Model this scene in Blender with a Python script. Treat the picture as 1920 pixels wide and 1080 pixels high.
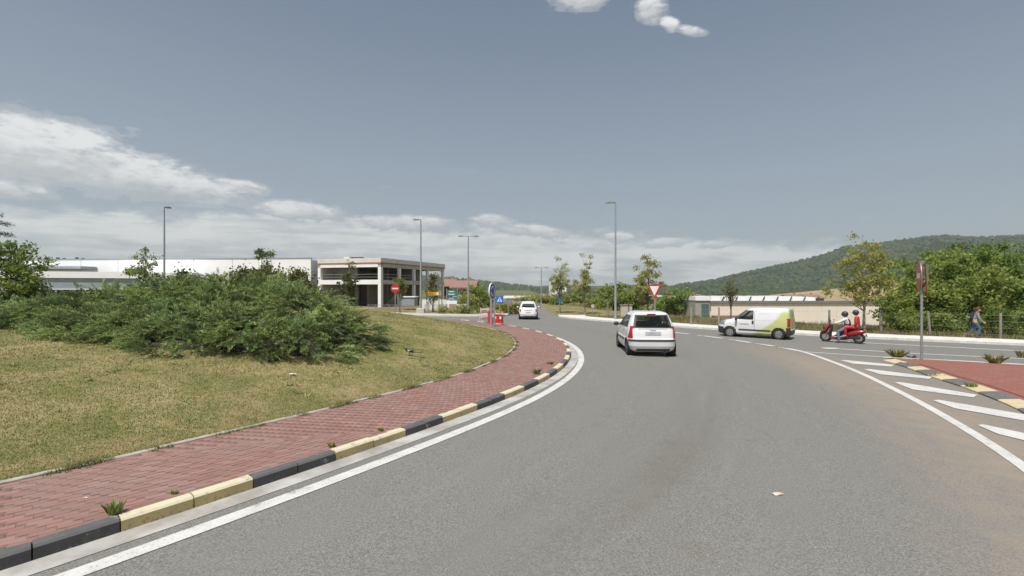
import bpy, bmesh, math, random
import numpy as np
from mathutils import Vector, Matrix, noise as mnoise
R = math.radians
random.seed(7)
for o in list(bpy.data.objects): bpy.data.objects.remove(o)
SC = bpy.context.scene
COL = SC.collection

# ---------------------------------------------------------------- camera
CAM_H = 2.5
cam = bpy.data.cameras.new('camera'); cam.lens = 18.0; cam.sensor_width = 36.0
cam.shift_y = 2/1920; cam.clip_start = 0.1; cam.clip_end = 30000
camo = bpy.data.objects.new('camera', cam); COL.objects.link(camo)
camo.location = (0, 0, CAM_H); camo.rotation_euler = (R(90), 0, 0)
SC.camera = camo

# ---------------------------------------------------------------- light
SUN_EL, SUN_AZ = R(61), math.atan2(-.45, -.9)         # azimuth measured from +Y towards +X: behind the camera, to the left
sdir = Vector((math.sin(SUN_AZ)*math.cos(SUN_EL), math.cos(SUN_AZ)*math.cos(SUN_EL), math.sin(SUN_EL)))
sl = bpy.data.lights.new('sun', 'SUN'); sl.energy = 5.0; sl.angle = R(0.53); sl.color = (1, .955, .88)
so = bpy.data.objects.new('sun', sl); COL.objects.link(so); so.location = (0, 0, 60)
so.rotation_euler = (-sdir).to_track_quat('-Z', 'Y').to_euler()
SC.view_settings.view_transform = 'Standard'; SC.view_settings.look = 'None'
SC.view_settings.exposure = 0.0; SC.view_settings.gamma = 1.0
SC.cycles.volume_bounces = 1; SC.cycles.max_bounces = 8
SC.cycles.transparent_max_bounces = 16

class NX:
    """tiny expression wrapper round shader math nodes"""
    def __init__(s, nt, sock): s.nt, s.s = nt, sock
    def op(s, o, *a, clamp=False):
        n = s.nt.nodes.new('ShaderNodeMath'); n.operation = o; n.use_clamp = clamp
        for i, v in enumerate((s,)+a):
            if isinstance(v, NX): s.nt.links.new(v.s, n.inputs[i])
            else: n.inputs[i].default_value = v
        return NX(s.nt, n.outputs[0])
    def __add__(s, b): return s.op('ADD', b)
    def __radd__(s, b): return s.op('ADD', b)
    def __mul__(s, b): return s.op('MULTIPLY', b)
    def __rmul__(s, b): return s.op('MULTIPLY', b)
    def __sub__(s, b): return s.op('SUBTRACT', b)
    def __rsub__(s, b): return (s*-1)+b
    def __truediv__(s, b): return s.op('DIVIDE', b)
    def step(s, a, b):
        n = s.nt.nodes.new('ShaderNodeMapRange'); n.interpolation_type = 'SMOOTHSTEP'
        s.nt.links.new(s.s, n.inputs[0]); n.inputs[1].default_value = a; n.inputs[2].default_value = b
        return NX(s.nt, n.outputs[0])
def nnoise(nt, vec, scale, detail=4, rough=.55, dist=0, dims='3D'):
    n = nt.nodes.new('ShaderNodeTexNoise'); n.noise_dimensions = dims
    n.inputs['Scale'].default_value = scale; n.inputs['Detail'].default_value = detail
    n.inputs['Roughness'].default_value = rough; n.inputs['Distortion'].default_value = dist
    if vec is not None: nt.links.new(vec, n.inputs['Vector'])
    return NX(nt, n.outputs['Fac'])
def nmix(nt, f, a, b):
    n = nt.nodes.new('ShaderNodeMix'); n.data_type = 'RGBA'
    if isinstance(f, NX): nt.links.new(f.s, n.inputs[0])
    else: n.inputs[0].default_value = f
    for i, v in ((6, a), (7, b)):
        if isinstance(v, (tuple, list)): n.inputs[i].default_value = (*v[:3], 1)
        else: nt.links.new(v, n.inputs[i])
    return n.outputs[2]

# ---------------------------------------------------------------- world: Nishita sky with a thin veil and cloud banks
W = bpy.data.worlds.new('World'); SC.world = W; W.use_nodes = True
nt = W.node_tree; nt.nodes.clear()
sky = nt.nodes.new('ShaderNodeTexSky'); sky.sky_type = 'NISHITA'; sky.sun_disc = False
sky.sun_elevation = SUN_EL; sky.sun_rotation = SUN_AZ % (2*math.pi)
sky.air_density = 1.0; sky.dust_density = 2.2; sky.ozone_density = 1.3; sky.altitude = 400
tc = nt.nodes.new('ShaderNodeTexCoord'); sep = nt.nodes.new('ShaderNodeSeparateXYZ')
nt.links.new(tc.outputs['Generated'], sep.inputs[0])
X, Y, Z = (NX(nt, sep.outputs[i]) for i in range(3))
az = X.op('ARCTAN2', Y)*(180/math.pi); el = Z.op('ARCSINE')*(180/math.pi)
cmb = nt.nodes.new('ShaderNodeCombineXYZ')
nt.links.new(X.s, cmb.inputs[0]); nt.links.new(Y.s, cmb.inputs[1]); nt.links.new((Z*2.6).s, cmb.inputs[2])
cv = cmb.outputs[0]
n1 = nnoise(nt, cv, 5.0, 8, .58, .3); n2 = nnoise(nt, cv, 17.0, 7, .6, .2); n3 = nnoise(nt, cv, 2.2, 4, .5); n4 = nnoise(nt, cv, 46.0, 6, .62, .3)
cm2 = nt.nodes.new('ShaderNodeCombineXYZ')
nt.links.new(X.s, cm2.inputs[0]); nt.links.new(Y.s, cm2.inputs[1]); nt.links.new((Z*9.0).s, cm2.inputs[2])
s1 = nnoise(nt, cm2.outputs[0], 3.2, 8, .6, .6); s2 = nnoise(nt, cm2.outputs[0], 9.0, 7, .6, .4)
wob = (n1-.5)*1.1 + (n2-.5)*.7 + (n4-.5)*.35
# low bank of cloud round the whole horizon: layered, streaky, thinning upwards
top = ((az+25)*(2*math.pi/180)).op('COSINE')*2.1 + 5.3
e = el + wob*4.6
bank = (top - e).step(-.35, 1.5)
bank = bank*((s1*.6+s2*.4-.34).step(0, .22)*.34 + .66)
# separate cumulus clouds, (azimuth, elevation, half width, half height, tilt)
blobs = [(-44, 11.0, 9, 2.7, .08), (-38, 10.5, 8, 2.2, -.08), (-33, 9.6, 6.0, 1.5, -.1), (-28.2, 10.0, 2.8, .7, -.05), (-47, 8.0, 5, .8, 0),
  (7.4, 29.8, 3.6, 1.5, 0), (15.3, 28.0, 1.7, 1.3, 0), (17.2, 26.3, 1.1, .7, -.4), (19.2, 25.5, 1.5, .5, -.25),
  (-22.6, 8.0, 4.5, 1.1, 0), (-2.4, 7.5, 2.6, .8, 0), (2.6, 6.4, 4.2, .75, -.12), (11.8, 5.7, 1.7, .65, 0), (16.8, 4.9, 3.0, .6, 0), (21.6, 4.6, 1.8, .45, 0), (-12, 7.2, 6, .9, 0),
  (-62, 12, 9, 3.5, 0), (-85, 16, 10, 4, 0), (78, 14, 9, 2.6, 0), (110, 20, 12, 4, 0), (150, 14, 14, 4, 0), (-120, 22, 12, 4.5, 0), (-160, 15, 12, 3.5, 0), (60, 40, 9, 3, 0), (-50, 48, 10, 4, 0), (140, 50, 14, 5, 0)]
cum = None; low = None
for a0, e0, ra, re, sl_ in blobs:
    da = (az-a0)/ra; de = (el-e0-(az-a0)*sl_)/re
    d = (1 - (da*da + de*de)).op('MAXIMUM', -1.5)
    cum = d if cum is None else cum.op('SMOOTH_MAX', d, .3)
    sh = (de*.5+.5)
    w_ = d.step(-.4, .4)
    low = sh*w_ if low is None else low.op('MAXIMUM', sh*w_)
cum = (cum + .28 + (n1-.5)*2.2 + (n2-.5)*2.0 + (n4-.5)*2.2)
cumf = (cum-.15).step(-.28, 1.0)*.96
wisps = ((s1*.6+s2*.4)-.57).step(0, .16)*.16*el.step(2, 9)*(1-el.step(12, 26))
cmask = bank.op('MAXIMUM', cumf).op('MAXIMUM', wisps)
cw, cg = (9.0, 8.9, 8.65), (5.2, 5.4, 5.55)
colb = nmix(nt, ((s1*.4+s2*.25+n2*.15)-.31+((e-top)*.12+.42)*.26).step(0, .20), cg, cw)
colc = nmix(nt, (low+(n2-.5)*1.1+(n4-.5)*.7).step(.15, .9), (5.4, 5.55, 5.7), (9.0, 9.0, 8.9))
ccol = nmix(nt, cumf.step(.05, .5), colb, colc)
veil = nmix(nt, el.step(0, 35), (4.0, 4.45, 4.8), (1.58, 2.08, 2.74))
base = nmix(nt, .62, sky.outputs[0], veil)
fin = nmix(nt, cmask, base, ccol)
bg = nt.nodes.new('ShaderNodeBackground'); bg.inputs[1].default_value = .1
nt.links.new(fin, bg.inputs[0])
wo = nt.nodes.new('ShaderNodeOutputWorld'); nt.links.new(bg.outputs[0], wo.inputs[0])
# ================================================================ helpers
KT = .013
def gz(x, y=0): return -KT*max(-30, min(40, x))
def sstep(a, b, x):
    t = max(0, min(1, (x-a)/(b-a))); return t*t*(3-2*t)
def terr(x, y):
    """terrain: tilted plane by the roundabout; drops away beyond the verge on the right, gently along the north road"""
    z = gz(x, y)
    d = (x-25.4)*.664+(y-25.4)*.747
    z -= 6.0*sstep(12, 46, d)*sstep(9, 30, x-.03*(y-40))
    z -= 2.0*sstep(80, 260, y)
    return z
def at(px, py, Yd): return Vector(((px-960)/960*Yd, Yd, CAM_H-(py-538)/960*Yd))
def G(px, py, h=CAM_H):
    u = (px-960)/960; v = (py-538)/960; y = h/(v-KT*u)
    return Vector((u*y, y, gz(u*y, y)))
CX, CY = -21.9, 22.3
def Rk(th):
    d = math.degrees(th); return 24.3 + .0024*max(0, -d-28)**2
def pol(r, th, z=0): 
    x, y = CX+r*math.cos(th), CY+r*math.sin(th); return Vector((x, y, gz(x, y)+z))
def mound(x, y):
    th = math.atan2(y-CY, x-CX); r = math.hypot(x-CX, y-CY)
    s = Rk(th)-2.26-r
    if s < 0: return gz(x, y)+.14
    return gz(x, y)+.15+1.32*(1-math.exp(-(s/5.2)**1.2))
def mound_hit(px, py):
    u, v = (px-960)/960, (py-538)/960
    y = 3.0
    while y < 45:
        if CAM_H-v*y <= mound(u*y, y): return Vector((u*y, y, mound(u*y, y)))
        y += .05
    return Vector((u*30, 30, mound(u*30, 30)))

def setp(o, label=None, cat=None, group=None, kind=None):
    if label: o['label'] = label
    if cat: o['category'] = cat
    if group: o['group'] = group
    if kind: o['kind'] = kind
    return o
def thing(name, label, cat, loc=(0,0,0), rz=0, group=None, scale=1):
    o = bpy.data.objects.new(name, None); COL.objects.link(o); o.empty_display_size = .2
    o.location = loc; o.rotation_euler = (0, 0, rz); o.scale = (scale,)*3
    return setp(o, label, cat, group)
def link(name, me, parent=None, loc=None, rot=None):
    o = bpy.data.objects.new(name, me); COL.objects.link(o)
    if parent: o.parent = parent
    if loc is not None: o.location = loc
    if rot is not None: o.rotation_euler = rot
    return o
def copy_tree(o, parent=None):
    c = o.copy(); COL.objects.link(c)
    if parent: c.parent = parent
    for ch in o.children: copy_tree(ch, c)
    return c

class MB:
    def __init__(s): s.v, s.f, s.m, s.sm, s.mats = [], [], [], [], []
    def _mi(s, m):
        if m is None: return 0
        if m not in s.mats: s.mats.append(m)
        return s.mats.index(m)
    def add(s, vs, fs, m=None, smooth=False):
        b = len(s.v); s.v += [tuple(v) for v in vs]; k = s._mi(m)
        for f in fs: s.f.append(tuple(i+b for i in f)); s.m.append(k); s.sm.append(smooth)
        return s
    def box(s, c, d, m=None, rz=0, M=None, bev=0):
        x, y, z = d[0]/2, d[1]/2, d[2]/2
        c = Vector(c); Rm = Matrix.Rotation(rz, 3, 'Z') if M is None else M
        if bev:
            b = bev; vs = []; 
            for sz, ins in ((-z, b), (-z+b, 0), (z-b, 0), (z, b)):
                xx, yy = x-ins, y-ins
                vs += [(-xx+b, -yy, sz), (xx-b, -yy, sz), (xx, -yy+b, sz), (xx, yy-b, sz), (xx-b, yy, sz), (-xx+b, yy, sz), (-xx, yy-b, sz), (-xx, -yy+b, sz)]
            fs = [tuple(range(7, -1, -1)), tuple(range(24, 32))]
            for l in range(3):
                for i in range(8): j = (i+1) % 8; fs.append((l*8+i, l*8+j, l*8+8+j, l*8+8+i))
        else:
            vs = [(i*x, j*y, k*z) for k in (-1, 1) for j in (-1, 1) for i in (-1, 1)]
            fs = [(0,2,3,1), (4,5,7,6), (0,1,5,4), (2,6,7,3), (0,4,6,2), (1,3,7,5)]
        return s.add([c+Rm@Vector(v) for v in vs], fs, m)
    def tube(s, pts, rad, n=8, m=None, smooth=True, caps=True, sx=1.0, up=None):
        pts = [Vector(p) for p in pts]
        if not isinstance(rad, (list, tuple)): rad = [rad]*len(pts)
        vs = []; prev = None
        for i, p in enumerate(pts):
            t = (pts[min(i+1, len(pts)-1)]-pts[max(i-1, 0)]).normalized()
            a = (Vector(up) if up else (prev if prev is not None else (Vector((0,0,1)) if abs(t.z) < .9 else Vector((1,0,0)))))
            a = (a-t*a.dot(t)).normalized(); b = t.cross(a); prev = a
            r = rad[i]
            ra, rb = r if isinstance(r, tuple) else (r, r*sx)
            for k in range(n):
                q = 2*math.pi*k/n; vs.append(p+a*ra*math.cos(q)+b*rb*math.sin(q))
        fs = []
        for i in range(len(pts)-1):
            for k in range(n): l = (k+1) % n; fs.append((i*n+k, i*n+l, i*n+n+l, i*n+n+k))
        s.add(vs, fs, m, smooth)
        if caps: s.add([*vs[:n]], [tuple(range(n-1, -1, -1))], m); s.add([*vs[-n:]], [tuple(range(n))], m)
        return s
    def lathe(s, prof, c=(0,0,0), ax=(0,0,1), n=24, m=None, smooth=True, close=False):
        """prof: (radius, height) pairs revolved round axis ax through c"""
        ax = Vector(ax).normalized(); a = ax.orthogonal().normalized(); b = ax.cross(a); c = Vector(c)
        vs = [c+ax*h+(a*math.cos(2*math.pi*k/n)+b*math.sin(2*math.pi*k/n))*r for r, h in prof for k in range(n)]
        fs = []; L = len(prof)
        for i in range(L if close else L-1):
            j = (i+1) % L
            for k in range(n): l = (k+1) % n; fs.append((i*n+k, i*n+l, j*n+l, j*n+k))
        return s.add(vs, fs, m, smooth)
    def prism(s, poly, z0, z1, m=None, M=None):
        """poly: 2D outline (ccw) extruded along local z"""
        n = len(poly); M = M or Matrix.Identity(4)
        vs = [M@Vector((x, y, z0)) for x, y in poly]+[M@Vector((x, y, z1)) for x, y in poly]
        fs = [tuple(range(n-1, -1, -1)), tuple(range(n, 2*n))]
        for i in range(n): j = (i+1) % n; fs.append((i, j, n+j, n+i))
        return s.add(vs, fs, m)
    def ell(s, c, r, n=12, k=8, m=None, M=None):
        c = Vector(c); M = M or Matrix.Identity(3); vs = []; fs = []
        for i in range(k+1):
            p = math.pi*i/k
            for j in range(n):
                q = 2*math.pi*j/n
                vs.append(c+M@Vector((r[0]*math.sin(p)*math.cos(q), r[1]*math.sin(p)*math.sin(q), -r[2]*math.cos(p))))
        for i in range(k):
            for j in range(n): l = (j+1) % n; fs.append((i*n+j, i*n+l, i*n+n+l, i*n+n+j))
        return s.add(vs, fs, m, True)
    def mesh(s, name):
        me = bpy.data.meshes.new(name); me.from_pydata(s.v, [], s.f)
        for m in s.mats: me.materials.append(m)
        me.polygons.foreach_set('material_index', s.m); me.polygons.foreach_set('use_smooth', s.sm)
        me.update(); return me
    def build(s, name, m=None, parent=None, loc=None, rot=None):
        me = s.mesh(name)
        if m is not None:
            if not s.mats: me.materials.append(m)
        return link(name, me, parent, loc, rot)
def npmesh(name, V, F, mat, parent=None, tint=None, smooth=False):
    V = np.asarray(V, np.float32); F = np.asarray(F, np.int32); m, k = F.shape
    me = bpy.data.meshes.new(name)
    me.vertices.add(len(V)); me.vertices.foreach_set('co', V.ravel())
    me.loops.add(m*k); me.loops.foreach_set('vertex_index', F.ravel())
    me.polygons.add(m); me.polygons.foreach_set('loop_start', np.arange(0, m*k, k, dtype=np.int32))
    if smooth: me.polygons.foreach_set('use_smooth', np.ones(m, bool))
    me.materials.append(mat); me.update(calc_edges=True)
    if tint is not None:
        c = me.color_attributes.new('tint', 'FLOAT_COLOR', 'POINT')
        t = np.ones((len(V), 4), np.float32); t[:, :3] = tint; c.data.foreach_set('color', t.ravel())
    return link(name, me, parent)

# ---------------------------------------------------------------- materials
MATS = {}
def mnew(name):
    m = bpy.data.materials.new(name); m.use_nodes = True; n = m.node_tree
    return m, n, n.nodes['Principled BSDF']
def coords(n, what='Object'):
    t = n.nodes.new('ShaderNodeTexCoord'); return t.outputs[what]
def bump(n, bs, h, strength=.3, dist=.01):
    b = n.nodes.new('ShaderNodeBump'); b.inputs['Strength'].default_value = strength; b.inputs['Distance'].default_value = dist
    n.links.new(h.s, b.inputs['Height']); n.links.new(b.outputs[0], bs.inputs['Normal'])
def pm(name, c1, c2=None, scale=6, rough=.7, bmp=0, metal=0, detail=5, coat=0, spec=.5, bd=.01):
    if name in MATS: return MATS[name]
    m, n, b = mnew(name)
    c2 = c2 or tuple(v*.82 for v in c1)
    f = nnoise(n, coords(n), scale, detail, .6)
    n.links.new(nmix(n, f.step(.3, .7), c1, c2), b.inputs['Base Color'])
    b.inputs['Roughness'].default_value = rough; b.inputs['Metallic'].default_value = metal
    b.inputs['Coat Weight'].default_value = coat; b.inputs['Coat Roughness'].default_value = .06
    b.inputs['Specular IOR Level'].default_value = spec
    if bmp: bump(n, b, f, bmp, bd)
    MATS[name] = m; return m
def leafmat(name, gain=1.0, trans=.35, rough=.55):
    m, n, b = mnew(name)
    a = n.nodes.new('ShaderNodeAttribute'); a.attribute_name = 'tint'
    col = nmix(n, 1.0, a.outputs['Color'], a.outputs['Color'])
    n.links.new(a.outputs['Color'], b.inputs['Base Color']); b.inputs['Roughness'].default_value = rough
    b.inputs['Specular IOR Level'].default_value = .3
    t = n.nodes.new('ShaderNodeBsdfTranslucent'); n.links.new(a.outputs['Color'], t.inputs[0])
    mx = n.nodes.new('ShaderNodeMixShader'); mx.inputs[0].default_value = trans
    n.links.new(b.outputs[0], mx.inputs[1]); n.links.new(t.outputs[0], mx.inputs[2])
    n.links.new(mx.outputs[0], n.nodes['Material Output'].inputs[0]); return m
LEAF = leafmat('leaf', trans=.5); BLADE = leafmat('grass_blade', trans=.25); NEEDLE = leafmat('juniper_needle', trans=.22)
GALV = pm('galvanised_steel', (.42,.43,.44), (.33,.34,.35), 9, .45, metal=.6)
POLE = pm('painted_pole', (.36,.38,.40), (.30,.32,.34), 4, .5, metal=.3)
DKMETAL = pm('dark_metal', (.06,.06,.065), None, 8, .4, metal=.5)
RUBBER = pm('rubber', (.022,.022,.022), (.035,.034,.032), 14, .85)
PLASTIC = pm('black_plastic', (.035,.035,.037), (.05,.05,.05), 10, .55)
CONC = pm('concrete', (.46,.44,.40), (.36,.345,.31), 3, .9, .2)
CONC_L = pm('pale_concrete', (.60,.585,.55), (.48,.465,.43), 2.2, .9, .15)
WHITE = pm('white_paint', (.78,.78,.77), (.70,.70,.69), 2, .55)
RED = pm('red_paint', (.55,.03,.03), (.46,.025,.025), 3, .4)
BLUE = pm('blue_paint', (.02,.06,.30), (.02,.05,.25), 3, .4)
SIGNBLUE = pm('sign_blue', (.03,.16,.52), (.03,.14,.46), 3, .4)
BARK = pm('bark', (.16,.125,.09), (.09,.07,.05), 12, .95, .5)
PALEBARK = pm('pale_bark', (.36,.33,.28), (.22,.20,.16), 10, .9, .4)
def glassmat(name, tint=(.5,.6,.58), tr=.55, base=(.02,.025,.025)):
    m, n, b = mnew(name); b.inputs['Base Color'].default_value = (*base, 1); b.inputs['Roughness'].default_value = .04
    b.inputs['Specular IOR Level'].default_value = .6
    t = n.nodes.new('ShaderNodeBsdfTransparent'); t.inputs[0].default_value = (*tint, 1)
    mx = n.nodes.new('ShaderNodeMixShader'); mx.inputs[0].default_value = tr
    n.links.new(b.outputs[0], mx.inputs[1]); n.links.new(t.outputs[0], mx.inputs[2])
    n.links.new(mx.outputs[0], n.nodes['Material Output'].inputs[0]); return m
GLASS = glassmat('window_glass', (.72,.80,.78), .68); DGLASS = glassmat('dark_glass', (.3,.36,.36), .25)
# ================================================================ ground, road, markings
def asphalt_mat():
    m, n, b = mnew('asphalt'); co = coords(n)
    s = n.nodes.new('ShaderNodeSeparateXYZ'); n.links.new(co, s.inputs[0])
    x, y = NX(n, s.outputs[0]), NX(n, s.outputs[1])
    dx, dy = x-CX, y-CY
    r = (dx*dx+dy*dy).op('SQRT')
    big = nnoise(n, co, .35, 5, .6); mid = nnoise(n, co, 2.2, 6, .6, .4); fine = nnoise(n, co, 42, 3, .7); grit = nnoise(n, co, 120, 2, .6)
    # arc coordinate noise: streaks drawn out along the driving direction
    cb = n.nodes.new('ShaderNodeCombineXYZ')
    ang = dy.op('ARCTAN2', dx)
    n.links.new((r*1.0).s, cb.inputs[0]); n.links.new((ang*2.2).s, cb.inputs[1])
    strk = nnoise(n, cb.outputs[0], 1.3, 6, .62); strk2 = nnoise(n, cb.outputs[0], 4.0, 4, .6)
    c = nmix(n, fine.step(.33, .67), (.128,.124,.113), (.252,.245,.228))
    c = nmix(n, (grit-.56).step(0, .10)*.75, c, (.40,.385,.355))
    c = nmix(n, (.44-grit).step(0, .10)*.6, c, (.06,.059,.056))
    c = nmix(n, (big.step(.35, .7))*.35, c, (.205,.20,.185))
    trk = ((r-28.2).op('ABSOLUTE')*-1+1.2).step(0, .9)*.30*strk.step(.35, .65)
    c = nmix(n, trk, c, (.15,.145,.132))
    c = nmix(n, (strk2-.55).step(0, .2)*.22, c, (.275,.262,.24))
    lx, ly = (x-2.5)*.845-(y-7.7)*.535, (x-2.5)*.535+(y-7.7)*.845
    dist_ = (1-((lx/.42).op('POWER', 2)+(ly/2.6).op('POWER', 2))+(mid-.5)*2.6).step(0, 1.0)*.17
    c = nmix(n, dist_, c, (.125,.115,.085))
    st = (mid.step(.50, .72)*strk.step(.46, .62))*.35
    c = nmix(n, st, c, (.135,.125,.10))
    dust = (r+(strk-.5)*2.6+(mid-.5)*1.2).step(30.6, 32.9)*(.55+mid.step(.3,.7)*.35)
    dust = dust*((y*-1)+27).step(0, 10)
    dust = dust*((x*-1)+16).step(0, 5)
    dust = dust*(1-r.step(33.2, 34.2)*.45)*.72
    c = nmix(n, dust, c, (.335,.268,.20))
    vo = n.nodes.new('ShaderNodeTexVoronoi'); vo.feature = 'DISTANCE_TO_EDGE'; vo.inputs['Scale'].default_value = .42; wv = n.nodes.new('ShaderNodeVectorMath'); wv.operation = 'ADD'
    nz = n.nodes.new('ShaderNodeTexNoise'); nz.inputs['Scale'].default_value = 1.6; nz.inputs['Detail'].default_value = 6; n.links.new(co, nz.inputs['Vector'])
    n.links.new(co, wv.inputs[0]); n.links.new(nz.outputs['Color'], wv.inputs[1]); n.links.new(wv.outputs[0], vo.inputs['Vector'])
    crack = (.006-NX(n, vo.outputs['Distance'])).step(0, .004)*(big-.55).step(0, .05)*.32
    c = nmix(n, crack, c, (.06,.056,.05))
    wt = (((r-26.2).op('ABSOLUTE')*-1+.45).step(0, .4)+((r-27.8).op('ABSOLUTE')*-1+.45).step(0, .4)+((r-30.0).op('ABSOLUTE')*-1+.4).step(0, .4))*(.12+.22*strk.step(.3,.7))
    c = nmix(n, wt, c, (.205,.20,.188))
    n.links.new(c, b.inputs['Base Color']); b.inputs['Roughness'].default_value = .85; b.inputs['Specular IOR Level'].default_value = .25
    bump(n, b, fine+grit*.6, .5, .006); return m
ASPH = asphalt_mat()
def paint_mat():
    m, n, b = mnew('road_paint'); co = coords(n)
    f = nnoise(n, co, 3.0, 5, .65); g = nnoise(n, co, 45, 3, .7)
    c = nmix(n, f.step(.3, .7), (.66,.655,.63), (.55,.54,.515))
    c = nmix(n, (g-.565).step(0, .08)*.75, c, (.27,.26,.24)); n.links.new(c, b.inputs['Base Color'])
    c = nmix(n, ((f+g*.5)-.86).step(0, .1)*.8, c, (.22,.21,.19)); n.links.new(c, b.inputs['Base Color'])
    b.inputs['Roughness'].default_value = .7; bump(n, b, g, .35, .004); return m
PAINT = paint_mat()
def soilgrass_mat(name, green, dry, earth, sc=1.0, bias=0.0):
    m, n, b = mnew(name); co = coords(n)
    a = nnoise(n, co, .55*sc, 6, .65, .4); f = nnoise(n, co, 7*sc, 6, .7); g = nnoise(n, co, 38*sc, 4, .7)
    c = nmix(n, (a+(f-.5)*.55+bias).step(.38, .62), green, dry)
    c = nmix(n, (g-.52).step(0, .18)*.55, c, tuple(v*.5 for v in green))
    c = nmix(n, ((a*.6+f*.5)-.60).step(0, .08)*.6, c, earth)
    n.links.new(c, b.inputs['Base Color']); b.inputs['Roughness'].default_value = .95; b.inputs['Specular IOR Level'].default_value = .1
    bump(n, b, f*.6+g, .8, .03); return m
LAWN = soilgrass_mat('lawn', (.175,.185,.062), (.345,.28,.14), (.42,.335,.20))
VERGE = soilgrass_mat('dry_verge', (.15,.15,.06), (.30,.24,.13), (.34,.27,.18), .8)
FIELD = soilgrass_mat('far_field', (.10,.12,.045), (.24,.21,.10), (.22,.20,.10), .05, -.05)

# terrain sheet reaching the horizon
xs = sorted(set([-5500,-4000,-2500,-1200,-600,-300,-150,-100,-70,-50,-40,-30,40,60,80,100,130,160,220,300,500,900,1600,3000,5500]+[i*5 for i in range(-5, 30)]))
ys = [-300,-80,-30,-10]+[i*5 for i in range(0, 34)]+[180,200,220,250,280,330,400,520,700,1000,1500,2500,4000,5200]
V = [(x, y, terr(x, y)-.0) for y in ys for x in xs]; nx = len(xs)
F = [(j*nx+i, j*nx+i+1, j*nx+nx+i+1, j*nx+nx+i) for j in range(len(ys)-1) for i in range(nx-1)]
mb = MB(); mb.add(V, F); te = mb.build('terrain', VERGE); setp(te, kind='structure')
for p in te.data.polygons:
    c = p.center
    if c.y > 150 or abs(c.x) > 160: p.material_index = 1
te.data.materials.append(FIELD)

def sheet(name, pts, dz, m, kind='structure', parent=None):
    mb = MB(); mb.add([(x, y, gz(x, y)+dz) for x, y in pts], [tuple(range(len(pts)))])
    o = mb.build(name, m, parent)
    if kind: o['kind'] = kind
    return o
SW = [(60,8.5),(40,18.0),(31.5,22.3),(25.4,25.4),(21.5,27.1),(17.9,29.2),(14.6,31.8),(11.8,34.5),(9.8,37.0),(7.9,39.7),(6.2,41.9),(4.9,43.9),(4.2,45.6),(4.3,48)]
asph_poly = [(-30,-14),(40,-14)]+[p for p in SW if p[0] <= 40]+[(4.0,60),(5.4,110),(1.4,110),(.2,60),(-.4,47.2),(-1.6,45.6),(-3.2,45.0),(-7,45.0),(-14,47.5),(-22,49.5),(-30,49.5)]
sheet('asphalt_road', asph_poly, .02, ASPH)
mb = MB(); mb.add([(-30,-14,gz(-30)+.02),(-30,49.5,gz(-30)+.02),(-62,49.5,gz(-30)+.02),(-62,-14,gz(-30)+.02)], [(0,1,2,3)]); setp(mb.build('asphalt_road', ASPH), kind='structure')

def ribbon(pts, w, dz, off=0.0):
    """flat strip of width w along 2D points; returns verts, faces"""
    n = len(pts); vs = []
    for i in range(n):
        a = Vector(pts[max(i-1, 0)]); b = Vector(pts[min(i+1, n-1)]); t = (b-a).normalized(); q = Vector((-t.y, t.x)); p = Vector(pts[i])
        for sgn in (-1, 1):
            e = p+q*(off+sgn*w/2); vs.append((e.x, e.y, gz(e.x, e.y)+dz))
    return vs, [(2*i, 2*i+2, 2*i+3, 2*i+1) for i in range(n-1)]
def marking(name, pts, w, label=None, dz=.028):
    mb = MB(); mb.add(*ribbon(pts, w, dz)); o = mb.build(name, PAINT); o['kind'] = 'structure'; return o
def arc(rf, a0, a1, n=60):
    return [tuple(pol(rf(t), t).xy) for t in [R(a0+(a1-a0)*i/n) for i in range(n+1)]]
marking('inner_edge_line', arc(lambda t: Rk(t)+.57-.008*max(0, math.degrees(t)+30), -62, 28, 90), .20)
mb = MB(); mb.add(*ribbon(arc(lambda t: Rk(t)+.14, -62, 40, 90), .30, .026))
setp(mb.build('gutter_strip', pm('gutter_concrete', (.50,.49,.465), (.30,.285,.26), 1.7, .9, .4)), kind='structure')
def smooth(pts, k=8):
    out = []; n = len(pts)
    for i in range(n-1):
        p0, p1, p2, p3 = (Vector(pts[max(0, min(n-1, i+d))]) for d in (-1, 0, 1, 2))
        for j in range(k):
            t = j/k; out.append(tuple(.5*((2*p1)+(p2-p0)*t+(2*p0-5*p1+4*p2-p3)*t*t+(3*p1-p0-3*p2+p3)*t**3)))
    return out+[tuple(pts[-1])]
OUT = [(3.6,1.5),(5.6,4.4),(7.4,7.4),(8.94,10.73),(10.3,14.3),(11.2,17.1),(12.0,20.3),(12.25,21.8)]
marking('outer_edge_line', smooth(OUT), .19)
dash = smooth([(12.25,21.8),(12.05,23.6),(11.7,25.1),(11.2,27.2),(10.25,29.7),(8.6,33.0)], 6)
acc = 0; seg = []
for i in range(len(dash)-1):
    if (i//3) % 2 == 0: marking('give_way_dash', dash[i:i+2], .30, dz=.030)
    elif i % 3 != 2: marking('give_way_dash', [dash[i], tuple((Vector(dash[i])+Vector(dash[i+1]))/2)], .30, dz=.030)
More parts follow.
